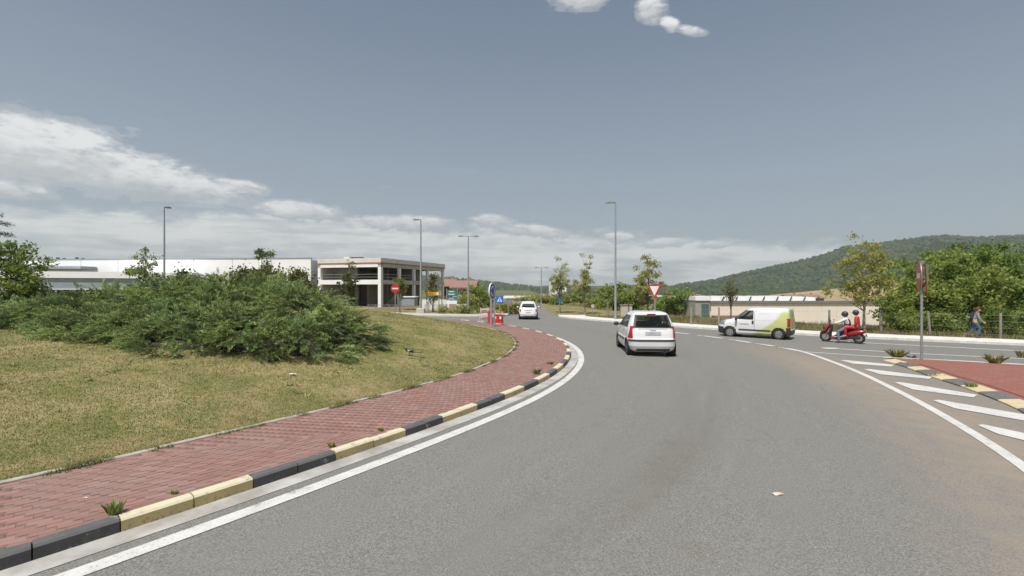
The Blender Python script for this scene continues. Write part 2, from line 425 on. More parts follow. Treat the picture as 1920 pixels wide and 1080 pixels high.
# hatched area in front of the splitter island
for q in ([(1575,673),(1585,672.6),(1677,681.5),(1672,685),(1600,679.5)], [(1620,690),(1630,689.6),(1748,704.5),(1742,708.5),(1650,699.5)], [(1677,715),(1688,714.3),(1833,738.5),(1825,743.5),(1712,728.5)], [(1749,749),(1760,748),(1940,779),(1940,791),(1790,764)], [(1833,796),(1843,794.5),(1990,826),(1990,842),(1872,813)], [(1960,872),(1972,870),(2100,905),(2090,925),(2000,893)]):
    mb = MB(); P_ = [G(*c) for c in q]
    mb.add([(p.x, p.y, p.z+.032) for p in P_], [tuple(range(len(P_)))[::-1]]); setp(mb.build('hatch_stripe', PAINT), kind='structure')
marking('splitter_edge_line', [(12.3,21.5),(13.3,20.85),(14.2,20.3),(15.5,19.75),(18.2,18.45),(25,15.2)], .16)
marking('lane_dash', [(13.95,22.95),(14.7,23.05)], .42, dz=.031)
marking('lane_line', [(14.65,22.8),(16.96,21.35),(20.6,20.0),(26,17.8)], .2)
marking('lane_line', [(16.2,27.0),(17.81,25.8),(22.74,23.0),(30,19.6)], .24)

# ---------------------------------------------------------------- far pavement and its kerb on the right
def slab(name, path, w, h, m, side=1, base=-.25):
    n = len(path); vs = []
    for i in range(n):
        a = Vector(path[max(i-1, 0)]); b = Vector(path[min(i+1, n-1)]); t = (b-a).normalized(); q = Vector((t.y, -t.x))*side; p = Vector(path[i])
        for off, hh in ((0, base), (0, h-.02), (.02, h), (w, h), (w, base)):
            e = p+q*off; vs.append((e.x, e.y, gz(e.x, e.y)+hh))
    fs = [(5*i+k, 5*i+k+1, 5*i+6+k, 5*i+5+k) for i in range(n-1) for k in range(4)]
    mb = MB(); mb.add(vs, fs if side > 0 else [f[::-1] for f in fs]); return setp(mb.build(name, m), kind='structure')
pvm = pm('pavement_slabs', (.70,.68,.64), (.60,.58,.54), 1.2, .9, .1)
slab('kerb', SW, .18, .16, pm('kerb_concrete', (.66,.65,.61), (.52,.51,.47), 4, .9), side=1)
SWo = []
for i, p in enumerate(SW):
    a = Vector(SW[max(i-1, 0)]); b = Vector(SW[min(i+1, len(SW)-1)]); t = (b-a).normalized(); q = Vector((t.y, -t.x)); SWo.append(tuple(Vector(p)+q*.185))
slab('pavement', SWo, 2.3, .155, pvm, side=1)
LK = [(.4,60),(-.4,47.2),(-1.6,45.6),(-3.2,45.0),(-7,45.0),(-14,47.5),(-22,49.5)]
slab('kerb', LK, .35, .15, CONC_L, side=1)
SWl = [(.0,60),(-.8,47.5),(-1.9,46.0),(-3.3,45.4),(-7,45.4),(-14,47.9),(-22,49.9)]
slab('pavement', SWl, 2.0, .145, pm('beige_pavement', (.52,.46,.37), (.42,.37,.30), 1.5, .9), side=1)

# ---------------------------------------------------------------- roundabout island
NT = 150
rs = [0,2,4,6,8,10,12,14,15.5,17,18,19,19.8,20.5,21.1,21.6,21.95]
mb = MB(); vs = []; fs = []
for i in range(NT):
    th = -math.pi+2*math.pi*i/NT
    for r in rs:
        rr = r*(Rk(th)-2.28)/21.95; p = pol(rr, th); vs.append((p.x, p.y, mound(p.x, p.y)))
L = len(rs)
for i in range(NT):
    j = (i+1) % NT
    for k in range(L-1): fs.append((i*L+k, i*L+k+1, j*L+k+1, j*L+k))
mb.add(vs, fs, None, True); lawn = setp(mb.build('lawn', LAWN), kind='structure')
# concrete edging between lawn and brick path, one stone per metre
EDG = pm('edging_concrete', (.47,.44,.38), (.32,.29,.24), 7, .95, .4)
def arc_block(th0, th1, r0, r1, z0, z1, m, bev=.02, mtop=None):
    """block bent along the ring between radii r0<r1; chamfered top outer edges"""
    mb = MB(); n = 4; vs = []
    for i in range(n):
        t = th0+(th1-th0)*i/(n-1)
        k = Rk(t)-24.3
        for r, z in ((r0+k, z0), (r0+k, z1-bev), (r0+k+bev, z1), (r1+k-bev, z1), (r1+k, z1-bev), (r1+k, z0)): vs.append(pol(r, t, z))
    fs = []; ft = []
    for i in range(n-1):
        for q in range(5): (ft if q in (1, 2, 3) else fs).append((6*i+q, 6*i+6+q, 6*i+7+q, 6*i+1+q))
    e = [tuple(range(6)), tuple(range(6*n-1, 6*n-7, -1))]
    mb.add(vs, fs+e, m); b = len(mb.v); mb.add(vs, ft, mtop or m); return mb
edging = thing('lawn_edging', 'thin weathered concrete edging between lawn and brick path', 'edging', pol(22, 0))
edging.location = (0, 0, 0)
a = -52.0
while a < 34:
    w = math.degrees(1.0/22.1)
    arc_block(R(a+.03), R(a+w-.03), 22.0, 22.085, -.05, .17+random.uniform(-.012, .012), EDG, .012).build('edging_stone', None, edging); a += w
# kerb of black and yellow stones
def kerbmat(name, c1, c2, grime):
    m, n, b = mnew(name); co = coords(n); s = n.nodes.new('ShaderNodeSeparateXYZ'); n.links.new(co, s.inputs[0])
    z = NX(n, s.outputs[2])+NX(n, s.outputs[0])*KT
    f = nnoise(n, co, 5, 6, .65); g = nnoise(n, co, 26, 5, .7, .6)
    c = nmix(n, f.step(.3, .7), c1, c2)
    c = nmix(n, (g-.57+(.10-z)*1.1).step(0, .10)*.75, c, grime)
    c = nmix(n, ((nnoise(n, co, 4.1, 8, .75))-.59).step(0, .04)*.75, c, (.30,.29,.27))
    n.links.new(c, b.inputs['Base Color']); b.inputs['Roughness'].default_value = .8; bump(n, b, g, .3, .01); return m
KY = kerbmat('kerb_yellow', (.50,.39,.18), (.43,.34,.17), (.17,.135,.08)); KYT = kerbmat('kerb_yellow_sunlit_top', (.66,.60,.42), (.60,.54,.40), (.44,.40,.32))  # top faces get a paler copy: high sunlight put into the kerb colour
KB = kerbmat('kerb_black', (.055,.054,.056), (.075,.074,.074), (.10,.09,.08)); KBT = kerbmat('kerb_black_sunlit_top', (.095,.095,.098), (.12,.12,.12), (.10,.10,.095))  # black tops likewise lighter than the faces, the sunlit tone painted in
kerb = thing('kerb', 'kerb of alternating black and yellow painted stones round the grass island', 'kerb')
bd = [-7.6,-6.3,-5.1,-3.9,-2.6,-1.3,0,1.35,2.56,4.0,5.0,6.17,7.34,8.42,9.42,10.47,11.4]
while bd[-1] < 36: bd.append(bd[-1]+1.08)
th_at0 = math.atan2(5.12-CY, -3.92-CX)
def th_of(s):
    t = th_at0; k = 40
    for i in range(k): t += (s/k)/Rk(t)
    return t
for i in range(len(bd)-1):
    yel = (i % 2 == 0)
    t0, t1 = th_of(bd[i]), th_of(bd[i+1]); tm = (t0+t1)/2
    for a, b in ((t0, tm), (tm, t1)):
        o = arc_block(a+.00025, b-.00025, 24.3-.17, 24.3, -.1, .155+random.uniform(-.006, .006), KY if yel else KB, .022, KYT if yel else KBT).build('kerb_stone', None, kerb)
# brick path
def brickmat():
    m, n, b = mnew('paving_brick'); a = n.nodes.new('ShaderNodeAttribute'); a.attribute_name = 'tint'
    co = coords(n); ge = n.nodes.new('ShaderNodeNewGeometry')
    f = nnoise(n, ge.outputs['Position'], 1.1, 6, .65); g = nnoise(n, ge.outputs['Position'], 40, 4, .7)
    c = nmix(n, f.step(.4, .75)*.5, a.outputs['Color'], (.27,.205,.18))
    c = nmix(n, (g-.55).step(0, .15)*.3, c, (.20,.13,.11))
    n.links.new(c, b.inputs['Base Color']); b.inputs['Roughness'].default_value = .88; bump(n, b, g, .3, .004); return m
BRICK = brickmat()
PT = pm('path_joint_sand', (.235,.155,.132), (.19,.13,.11), 9, .95, .3)
path = thing('brick_path', 'red brick path between the lawn and the black and yellow kerb', 'path')
del path['category']; del path['label']; path['kind'] = 'structure'
mb = MB(); vs = []; fs = []; n = 110
for i in range(n+1):
    t = R(-58+100*i/n)
    for r in (Rk(t)-2.24, Rk(t)-.15): vs.append(pol(r, t, .1450))
for i in range(n): fs.append((2*i, 2*i+1, 2*i+3, 2*i+2))
mb.add(vs, fs); mb.build('path_bed', PT, path)
tints = [(.285,.15,.127),(.262,.142,.122),(.30,.165,.138),(.245,.138,.12),(.275,.155,.132),(.255,.132,.11),(.31,.182,.155)]
BL, BW, BH = .2, .1, .022
def brick_verts(L_, W_, H_):
    c = .004
    return [(-L_/2,-W_/2,0),(L_/2,-W_/2,0),(L_/2,W_/2,0),(-L_/2,W_/2,0),(-L_/2+c,-W_/2+c,H_),(L_/2-c,-W_/2+c,H_),(L_/2-c,W_/2-c,H_),(-L_/2+c,W_/2-c,H_)], [(4,5,6,7),(0,1,5,4),(1,2,6,5),(2,3,7,6),(3,0,4,7)]
bv, bf = brick_verts(BL-.004, BW-.0045, BH)
bmesh_variants = []
for t in tints:
    me = bpy.data.meshes.new('brick'); me.from_pydata(bv, [], bf); me.materials.append(BRICK)
    c = me.color_attributes.new('tint', 'FLOAT_COLOR', 'POINT')
    for q in range(len(bv)): c.data[q].color = (*t, 1)
    bmesh_variants.append(me)
cand = []
for row in range(20):
    off = 2.17-row*.1025-.05
    s = -9.0+(row % 2)*.1
    while s < 30:
        t = th_of(s); r = Rk(t)-off
        p = pol(r, t, .128+random.uniform(-.002, .003)); cand.append((p, t+math.pi/2+random.uniform(-.012, .012))); s += .2035*Rk(t)/r
vis = [(p.xy.length, p, a) for p, a in cand if p.y > .5 and abs(p.x/p.y) < 1.0 and (CAM_H-p.z)/p.y < .58]
vis.sort(key=lambda q: q[0])
near = vis[:300]
for d, p, a in near: link('brick', random.choice(bmesh_variants), path, p, (R(.745)*0, KT, a))
nk = set(id(q[1]) for q in near)
rest = [(p, a) for p, a in cand if id(p) not in nk]
B0 = np.array(bv, np.float32); VV = []; TT = []
for p, a in rest:
    ca, sa = math.cos(a), math.sin(a); q = B0.copy()
    q[:, 0] = B0[:, 0]*ca-B0[:, 1]*sa+p.x; q[:, 1] = B0[:, 0]*sa+B0[:, 1]*ca+p.y; q[:, 2] = B0[:, 2]+p.z-KT*(q[:, 0]-p.x)
    VV.append(q); TT.append(np.tile(random.choice(tints), (8, 1)))
FF = np.concatenate([np.array(bf)+8*i for i in range(len(rest))])
o = npmesh('bricks', np.concatenate(VV), FF, BRICK, path, np.concatenate(TT)); o['kind'] = 'stuff'

# ---------------------------------------------------------------- splitter island on the right
SPL = [(13.68,18.9),(13.37,17.58),(12.95,16.4),(12.5,15.2),(12.15,14.0),(11.65,12.66),(11.1,11.4),(10.6,10.5),(9.6,8.9),(8.6,7.3)]
SPU = [(14.2,19.2),(16.0,18.65),(18.0,17.75),(22.0,15.9)]
spl = thing('splitter_island', 'red paved splitter island with low black and yellow kerb carrying the pair of signs', 'traffic island')
del spl['category']; del spl['label']; spl['kind'] = 'structure'
sp_s = smooth(SPL, 6)
inner = []
for i, p in enumerate(sp_s):
    a = Vector(sp_s[max(i-1, 0)]); b = Vector(sp_s[min(i+1, len(sp_s)-1)]); t = (b-a).normalized(); inner.append(Vector(p)+Vector((-t.y, t.x))*.40)
polyI = [tuple(q) for q in inner]+[(22,2),(22,15.75)]+[(x, y-.12) for x, y in SPU[::-1][1:]]
def redpave():
    m, n, b = mnew('red_paving'); co = coords(n); br = n.nodes.new('ShaderNodeTexBrick')
    n.links.new(co, br.inputs[0]); br.inputs['Scale'].default_value = 1; br.inputs['Brick Width'].default_value = .2; br.inputs['Row Height'].default_value = .1
    br.inputs['Mortar Size'].default_value = .006; br.inputs['Color1'].default_value = (.31,.115,.085,1); br.inputs['Color2'].default_value = (.26,.095,.075,1); br.inputs['Mortar'].default_value = (.15,.08,.065,1)
    f = nnoise(n, co, 2.0, 6, .65)
    n.links.new(nmix(n, f.step(.45, .7)*.4, br.outputs[0], (.26,.16,.125)), b.inputs['Base Color']); b.inputs['Roughness'].default_value = .9
    bump(n, b, NX(n, br.outputs['Fac'])*-1, .3, .004); return m
REDP = redpave()
mb = MB(); mb.add([(x, y, gz(x)+.10) for x, y in polyI], [tuple(range(len(polyI)))[::-1]]); 
o = mb.build('red_paving', REDP, spl)
bm = bmesh.new(); bm.from_mesh(o.data); bmesh.ops.recalc_face_normals(bm, faces=bm.faces); 
if bm.faces[:][0].normal.z < 0: bmesh.ops.reverse_faces(bm, faces=bm.faces)
bm.to_mesh(o.data); bm.free()
# dark drainage joint set in the paving
jn = [tuple(q+(q-Vector(p))*.55) for p, q in zip(sp_s, inner)][5:]
mb = MB(); mb.add(*ribbon(jn, .07, .104)); mb.build('paving_joint', pm('dark_red_joint', (.10,.035,.03), (.13,.05,.04), 8, .9), spl)
# sloping kerb stones
L_ = len(sp_s); step = 5; yel = True; tot = 0
KYF = kerbmat('kerb_pale_yellow', (.62,.52,.32), (.55,.46,.29), (.40,.34,.22)); KDF = kerbmat('kerb_dark_grey', (.12,.12,.12), (.155,.15,.145), (.19,.17,.14))
cum = [0]
for i in range(1, L_): cum.append(cum[-1]+(Vector(sp_s[i])-Vector(sp_s[i-1])).length)
def at_len(arr, s):
    for i in range(1, L_):
        if cum[i] >= s:
            f = (s-cum[i-1])/(cum[i]-cum[i-1]); return Vector(arr[i-1]).lerp(Vector(arr[i]), f)
    return Vector(arr[-1])
s = 0; lens = [.9,.9,.75,.9,.95,.95,.95,1,1,1,1,1,1]; k = 0
while s < cum[-1]-.5 and k < 13:
    for h in (0, 1):
        s0 = s+lens[k]*h/2; s1 = s+lens[k]*(h+1)/2-.012
        o0, o1, i0, i1 = at_len(sp_s, s0), at_len(sp_s, s1), at_len(inner, s0), at_len(inner, s1)
        vs = []
        for o_, i_ in ((o0, i0), (o1, i1)):
            m1 = o_.lerp(i_, .12); vs += [(o_.x, o_.y, gz(o_.x)-.1), (o_.x, o_.y, gz(o_.x)+.055), (m1.x, m1.y, gz(m1.x)+.075), (i_.x, i_.y, gz(i_.x)+.115), (i_.x, i_.y, gz(i_.x)-.1)]
        fs = [(q, q+1, q+6, q+5) for q in range(4)]+[(4,3,2,1,0),(5,6,7,8,9)]
        mb = MB(); mb.add(vs, fs); mb.build('kerb_stone', KYF if k % 2 == 0 else KDF, spl)
    s += lens[k]; k += 1
mb = MB(); mb.add(*ribbon([(13.9,19.15)]+SPU, .16, .118)); mb.build('kerb_edge', CONC_L, spl)
# litter: a crushed paper scrap on the asphalt, scraps on bricks and lawn
def scrap(name, p, s, label, m, seed):
    rnd = random.Random(seed); mb = MB(); vs = []
    for j in range(4):
        for i in range(5): vs.append(((i/4-.5)*s*2.0+rnd.uniform(-.1,.1)*s, (j/3-.5)*s+rnd.uniform(-.12,.12)*s, rnd.uniform(.003, .035)*s*10))
    mb.add(vs, [(j*5+i, j*5+i+1, j*5+i+6, j*5+i+5) for j in range(3) for i in range(4)])
    o = mb.build(name, m, None, p, (0, 0, rnd.uniform(-.4, .4))); return setp(o, label, 'litter')
p = G(1458, 927); scrap('paper_scrap', (p.x, p.y, p.z+.022), .062, 'crumpled pale paper scrap lying on the asphalt lane', pm('litter_paper', (.66,.62,.56), (.45,.36,.28), 20, .8), 3)
p = pol(23.6, th_of(-.35), .155); scrap('white_scrap', G(160, 928, 2.34)+Vector((0,0,.153)), .02, 'tiny white scrap on the red brick path', WHITE, 5)
p = mound_hit(548, 701); scrap('white_scrap', p+Vector((0,0,.03)), .07, 'small white litter scrap lying in the lawn', WHITE, 6)
# ================================================================ vegetation
rng = np.random.default_rng(11)
def leaf_quads(P, D, U, ln, wd):
    """diamond leaves: centre P, long axis D, side axis U (n,3 arrays), length, width (n,)"""
    n = len(P); ln = ln[:, None]; wd = wd[:, None]
    N_ = np.cross(D, U)
    V = np.stack([P-D*ln/2, P+U*wd/2+N_*ln*.10, P+D*ln/2, P-U*wd/2+N_*ln*.10], 1).reshape(-1, 3)
    return V, np.arange(4*n).reshape(n, 4)
def unit(a): return a/np.maximum(np.linalg.norm(a, axis=1, keepdims=True), 1e-6)
def mound_np(x, y):
    th = np.arctan2(y-CY, x-CX); r = np.hypot(x-CX, y-CY)
    s = 24.3+.0024*np.maximum(0, -np.degrees(th)-28)**2-2.26-r
    return -KT*np.clip(x, -30, 40)+.15+1.32*(1-np.exp(-(np.maximum(s, 0)/5.2)**1.2)), s
# --- mown lawn: short blades, dry and green in patches
def lawn_blades(n):
    th = np.radians(rng.uniform(-56, 38, n*4)); s = rng.uniform(.02, 1, n*4)**1.5*13
    rk = 24.3+.0024*np.maximum(0, -np.degrees(th)-28)**2-2.26
    x = CX+(rk-s)*np.cos(th); y = CY+(rk-s)*np.sin(th)
    d = np.hypot(x, y); ok = (y > 2) & (np.abs(x/y) < 1.08) & (rng.random(n*4) < np.clip(90/d**2, .12, 1))
    x, y = x[ok][:n], y[ok][:n]; z, _ = mound_np(x, y); m = len(x); d = np.hypot(x, y)
    pn = np.array([mnoise.noise((a*.55, b*.55, 3.1))+.6*mnoise.noise((a*1.9, b*1.9, 7.7))+.3*mnoise.noise((a*6, b*6, 1.2)) for a, b in zip(x, y)])
    edge = np.clip(1-s[ok][:n]/.9, 0, 1)
    dry = 1/(1+np.exp(-(pn*8-.8+rng.normal(0, .7, m)+edge*2.2)))
    c = dry[:, None]*np.array([.39,.325,.165])+(1-dry[:, None])*np.array([.235,.25,.085])
    c *= rng.uniform(.8, 1.2, (m, 1))
    h = rng.uniform(.010, .026, m)*(1+.5*(pn > .35)); w = rng.uniform(.005, .010, m)*(d/7)**.6
    a = rng.uniform(0, 2*np.pi, m); lean = rng.uniform(.2, 1.3, m)
    V = np.zeros((m, 3, 3)); sx, sy = np.cos(a), np.sin(a)
    P = np.stack([x, y, z], 1)
    V[:, 0] = P+np.stack([-sy*w, sx*w, 0*w-.01], 1); V[:, 1] = P+np.stack([sy*w, -sx*w, 0*w-.01], 1)
    V[:, 2] = P+np.stack([sx*h*lean, sy*h*lean, h], 1)
    o = npmesh('grass', V.reshape(-1, 3), np.arange(3*m).reshape(m, 3), BLADE, None, np.repeat(c, 3, 0))
    setp(o, 'short patchy mown grass blades, half dry, on the round island', 'grass', kind='stuff')
lawn_blades(210000)
# --- tufts and weeds
def tuft(name, p, h, spread, n, col, label, cat='weed', broad=.012, group=None, flat=.5):
    a = rng.uniform(0, 2*np.pi, n); r = rng.random(n)**.5*spread*.35; L = h*rng.uniform(.45, 1.05, n); ln = rng.uniform(.1, 1, n)*flat
    base = np.stack([np.cos(a)*r, np.sin(a)*r, np.full(n, -.01)], 1)
    a2 = a+rng.normal(0, .5, n); dirx = np.stack([np.cos(a2)*ln, np.sin(a2)*ln, np.ones(n)], 1); dirx = unit(dirx)
    sd = np.stack([-np.sin(a2), np.cos(a2), np.zeros(n)], 1); w = broad*rng.uniform(.6, 1.4, n)[:, None]
    mid = base+dirx*L[:, None]*.55; tip = base+dirx*L[:, None]+np.stack([np.cos(a2)*ln, np.sin(a2)*ln, -.3*ln], 1)*L[:, None]*.35
    V = np.stack([base-sd*w*.5, base+sd*w*.5, mid+sd*w, tip, mid-sd*w], 1).reshape(-1, 3)
    c = np.array(col)*rng.uniform(.6, 1.4, (n, 1))
    o = npmesh(name, V, np.arange(5*n).reshape(n, 5), BLADE, None, np.repeat(c, 5, 0)); o.location = p
    return setp(o, label, cat, group)
GR = (.16,.23,.055); OL = (.27,.28,.085)
kp = lambda s, off, z=.155: pol(Rk(th_of(s))-off, th_of(s), z)
p = G(213, 958, 2.34); p.z += .15
tuft('weed', p, .17, .15, 80, (.22,.28,.08), 'green weed sprouting by the nearest yellow kerb stone', broad=.008)
tuft('weed', G(327, 920, 2.34)+Vector((0,0,.15)), .05, .08, 30, OL, 'tiny weed in the joint behind the first yellow kerb')
tuft('weed', G(622, 833, 2.34)+Vector((0,0,.15)), .10, .10, 40, OL, 'small olive weed at the brick path edge by the second yellow kerb')
tuft('weed', G(714, 803, 2.34)+Vector((0,0,.15)), .08, .1, 30, OL, 'small olive weed behind the far end of second yellow kerb')
tuft('weed', G(1006, 697, 2.34)+Vector((0,0,.15)), .22, .2, 50, GR, 'upright green weed behind the curving kerb stones')
tuft('weed', G(1032, 678, 2.34)+Vector((0,0,.15)), .12, .3, 40, GR, 'low green weed behind the curving kerb near the bend')
p = G(1682, 671); tuft('weed', p+Vector((0,0,.1)), .42, .45, 90, OL, 'bushy green weed at the tip of the red splitter island', broad=.02, flat=.9)
p = G(1865, 682); tuft('weed', p+Vector((0,0,.1)), .40, .45, 80, OL, 'scruffy weed at the far edge of the red splitter island', broad=.02, flat=.9)
p = G(1700, 682); tuft('weed', p+Vector((0,0,.06)), .10, .55, 110, OL, 'flat weed patch covering the tip kerb stones of the splitter', broad=.02, flat=1.5)
p = G(1757, 704); tuft('weed', p+Vector((0,0,.06)), .10, .6, 70, OL, 'flat weed growing over the second pale kerb of the splitter', broad=.02, flat=1.5)
p = G(1821, 727); tuft('weed', p+Vector((0,0,.06)), .17, .3, 50, GR, 'small weed on the grey kerb stones of the splitter', broad=.014)
p = G(1917, 668); tuft('weed', p+Vector((0,0,.05)), .35, .5, 70, OL, 'thin weed on the splitter at the right picture edge')
# fringe of grass lapping over the edging (uncountable)
def fringe(n=24000):
    t = np.radians(rng.uniform(-52, 20, n)); k = np.array([mnoise.noise((a*32, 0, 0)) for a in t])
    ok = k > -.02; t = t[ok]; k = k[ok]; n = len(t)
    rk = 24.3+.0024*np.maximum(0, -np.degrees(t)-28)**2-2.23+rng.normal(0, .06, n)
    x = CX+rk*np.cos(t); y = CY+rk*np.sin(t); z = -KT*np.clip(x, -30, 40)+.14
    a = rng.uniform(0, 2*np.pi, n); h = rng.uniform(.03, .09, n)*(.6+k); w = .007
    P = np.stack([x, y, z], 1); V = np.zeros((n, 3, 3))
    V[:, 0] = P+np.stack([-np.sin(a)*w, np.cos(a)*w, 0*a], 1); V[:, 1] = P-np.stack([-np.sin(a)*w, np.cos(a)*w, 0*a], 1)
    V[:, 2] = P+np.stack([np.cos(a)*h*.9, np.sin(a)*h*.9, h], 1)
    c = np.where(rng.random((n, 1)) < .6, np.array([[.13,.16,.045]]), np.array([[.28,.23,.11]]))*rng.uniform(.6, 1.3, (n, 1))
    setp(npmesh('grass_fringe', V.reshape(-1, 3), np.arange(3*n).reshape(n, 3), BLADE, None, np.repeat(c, 3, 0)), 'ragged grass and weeds growing over the edging of the path', 'grass', kind='stuff')
fringe()

# rosettes and longer tufts scattered through the mown lawn (uncountable)
def lawn_tufts(n=650):
    th = np.radians(rng.uniform(-54, 32, n*3)); s = rng.random(n*3)**1.3*9+.1
    rk = 24.3+.0024*np.maximum(0, -np.degrees(th)-28)**2-2.26; x = CX+(rk-s)*np.cos(th); y = CY+(rk-s)*np.sin(th)
    ok = np.array([mnoise.noise((a*.8, b*.8, 5.5)) > -.05 for a, b in zip(x, y)]) & (y > 2); x, y = x[ok][:n], y[ok][:n]; n = len(x)
    k = 16; X_ = np.repeat(x, k)+rng.normal(0, .05, n*k); Y_ = np.repeat(y, k)+rng.normal(0, .05, n*k); Z_ = mound_np(X_, Y_)[0]; m = n*k
    a = rng.uniform(0, 2*np.pi, m); h = rng.uniform(.02, .075, m)*np.repeat(rng.uniform(.5, 1.3, n), k); w = rng.uniform(.006, .014, m); P = np.stack([X_, Y_, Z_], 1); V = np.zeros((m, 3, 3))
    o = np.stack([-np.sin(a)*w, np.cos(a)*w, 0*a], 1); V[:, 0] = P-o; V[:, 1] = P+o; V[:, 2] = P+np.stack([np.cos(a)*h*1.1, np.sin(a)*h*1.1, h*.8], 1)
    g = np.repeat(rng.random(n) < .62, k)[:, None]; c = np.where(g, np.array([[.16,.225,.06]]), np.array([[.42,.34,.18]]))*rng.uniform(.65, 1.25, (m, 1))
    setp(npmesh('lawn_tufts', V.reshape(-1, 3), np.arange(3*m).reshape(m, 3), BLADE, None, np.repeat(c, 3, 0)), 'scattered green weeds and longer dry tufts in the mown lawn', 'grass', kind='stuff')
lawn_tufts()

# --- spreading juniper shrubs
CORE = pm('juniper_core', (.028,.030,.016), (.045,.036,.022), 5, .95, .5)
def juniper(label, domes, nfr, seed):
    rg = np.random.default_rng(seed)
    base = domes[0]; root = thing('juniper_shrub', label, 'shrub', (base[0], base[1], mound(base[0], base[1])), 0, 'spreading junipers on the island')
    D = np.array(domes)                       # x, y, r, h
    # dark inner branch mass
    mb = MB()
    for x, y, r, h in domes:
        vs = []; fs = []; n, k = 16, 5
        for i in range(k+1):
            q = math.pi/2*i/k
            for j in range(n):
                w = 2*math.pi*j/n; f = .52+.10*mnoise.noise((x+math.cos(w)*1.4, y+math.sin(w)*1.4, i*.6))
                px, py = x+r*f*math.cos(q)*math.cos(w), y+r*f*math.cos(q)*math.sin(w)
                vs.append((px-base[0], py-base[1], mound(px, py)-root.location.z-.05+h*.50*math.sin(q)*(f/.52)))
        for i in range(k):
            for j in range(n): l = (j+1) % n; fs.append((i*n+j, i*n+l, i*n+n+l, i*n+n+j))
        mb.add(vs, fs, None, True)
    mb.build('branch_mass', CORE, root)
    # fronds
    wts = D[:, 2]**2*(.6+D[:, 3]); wts /= wts.sum()
    nb = max(40, nfr//15); bi = rg.choice(len(D), nb, p=wts)          # branch pads: fronds share a direction, dark gaps stay between
    b_az = rg.uniform(0, 2*np.pi, nb); b_ph = np.arcsin(rg.random(nb)**1.05); b_sh = rg.uniform(.70, .98, nb); b_hue = rg.random(nb)
    ai = rg.integers(0, nb, nfr); di = bi[ai]; d = D[di]
    az_ = b_az[ai]+rg.normal(0, .17, nfr); ph = np.clip(b_ph[ai]+rg.normal(0, .13, nfr), .0, 1.55); sh = np.clip(b_sh[ai]+rg.normal(0, .06, nfr), .6, 1.02)
    x = d[:, 0]+d[:, 2]*sh*np.cos(ph)*np.cos(az_); y = d[:, 1]+d[:, 2]*sh*np.cos(ph)*np.sin(az_)
    zb = mound_np(x, y)[0]; z = zb+d[:, 3]*sh*np.sin(ph)+.02
    keep = np.ones(nfr, bool)
    for k, (a, b, r, h) in enumerate(domes):
        q = ((x-a)/r)**2+((y-b)/r)**2+((z-zb)/h)**2; keep &= ~((q < .38) & (di != k))
    x, y, z, ai, ph, d = x[keep], y[keep], z[keep], ai[keep], ph[keep], d[keep]; n = len(x)
    az_ = b_az[ai]
    out = np.stack([np.cos(az_)*np.cos(b_ph[ai]), np.sin(az_)*np.cos(b_ph[ai]), np.sin(b_ph[ai])*.22+.10], 1)+rg.normal(0, .20, (n, 3)); out = unit(out)
    L = rg.uniform(.36, .66, n)
    M = 52
    t = np.tile(np.linspace(.06, 1, M), (n, 1))+rg.normal(0, .02, (n, M))
    arch = np.stack([0*L, 0*L, -.22*L], 1)
    stem = np.stack([x, y, z], 1)[:, None]+out[:, None]*(L[:, None]*t)[..., None]+arch[:, None]*(t**2)[..., None]
    side = np.cross(out, np.array([0, 0, 1.0])); side = unit(side); upv = unit(np.cross(side, out))
    sg = np.where(np.arange(M) % 2 == 0, 1, -1)[None, :, None]
    w_env = (np.sin(np.clip(t, 0, 1)*np.pi*.86+.25)**.8)[..., None]
    bd_ = out[:, None]*.75+side[:, None]*sg*rg.uniform(.2, .75, (n, M, 1))+upv[:, None]*rg.normal(.12, .35, (n, M, 1))
    bd_ = bd_/np.linalg.norm(bd_, axis=2, keepdims=True)
    bl = rg.uniform(.06, .135, (n, M, 1))*w_env
    P = (stem+bd_*bl*.5).reshape(-1, 3); Dd = bd_.reshape(-1, 3); U = unit(np.cross(Dd, rg.normal(0, 1, (n*M, 3))))
    ln = bl.reshape(-1); wd = rg.uniform(.011, .019, n*M)
    V, F = leaf_quads(P, Dd, U, ln, wd)
    hue = np.clip(b_hue[ai]*.7+rg.random(n)*.3, 0, 1)[:, None, None]
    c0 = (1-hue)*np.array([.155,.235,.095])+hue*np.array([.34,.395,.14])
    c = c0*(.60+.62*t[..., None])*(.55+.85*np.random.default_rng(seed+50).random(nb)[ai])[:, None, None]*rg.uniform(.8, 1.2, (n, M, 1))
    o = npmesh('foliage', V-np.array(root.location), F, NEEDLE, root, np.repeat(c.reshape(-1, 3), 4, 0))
    return root
def dome(px, py, Yd, r, ztop_py):
    x = (px-960)/960*Yd; zt = CAM_H-(ztop_py-538)/960*Yd
    return (x, Yd, r*.98, max(.32, zt-mound(x, Yd)-.27))
juniper('low left end of the spreading juniper mass reaching towards the white building',
        [dome(150,0,14.4,1.7,545), dome(80,0,14.4,1.5,556), dome(220,0,14.8,1.8,528), dome(20,0,15.2,1.4,566), dome(200,0,13.4,1.4,572), dome(265,0,12.9,1.1,590)], 3500, 1)
juniper('tall dark middle of the spreading juniper mass below the post',
        [dome(330,0,15.6,1.9,512), dome(290,0,13.6,1.5,560), dome(410,0,15.4,1.9,506), dome(395,0,13.4,1.5,560), dome(470,0,13.3,1.45,562), dome(335,0,12.6,1.15,590)], 4600, 2)
juniper('right half of the juniper mass sloping down towards the magpie',
        [dome(500,0,16.0,1.9,508), dome(565,0,15.4,1.7,522), dome(560,0,13.6,1.2,575), dome(620,0,15.2,1.3,560), dome(655,0,15.6,1.0,580), dome(682,0,16.4,.8,592)], 3500, 3)

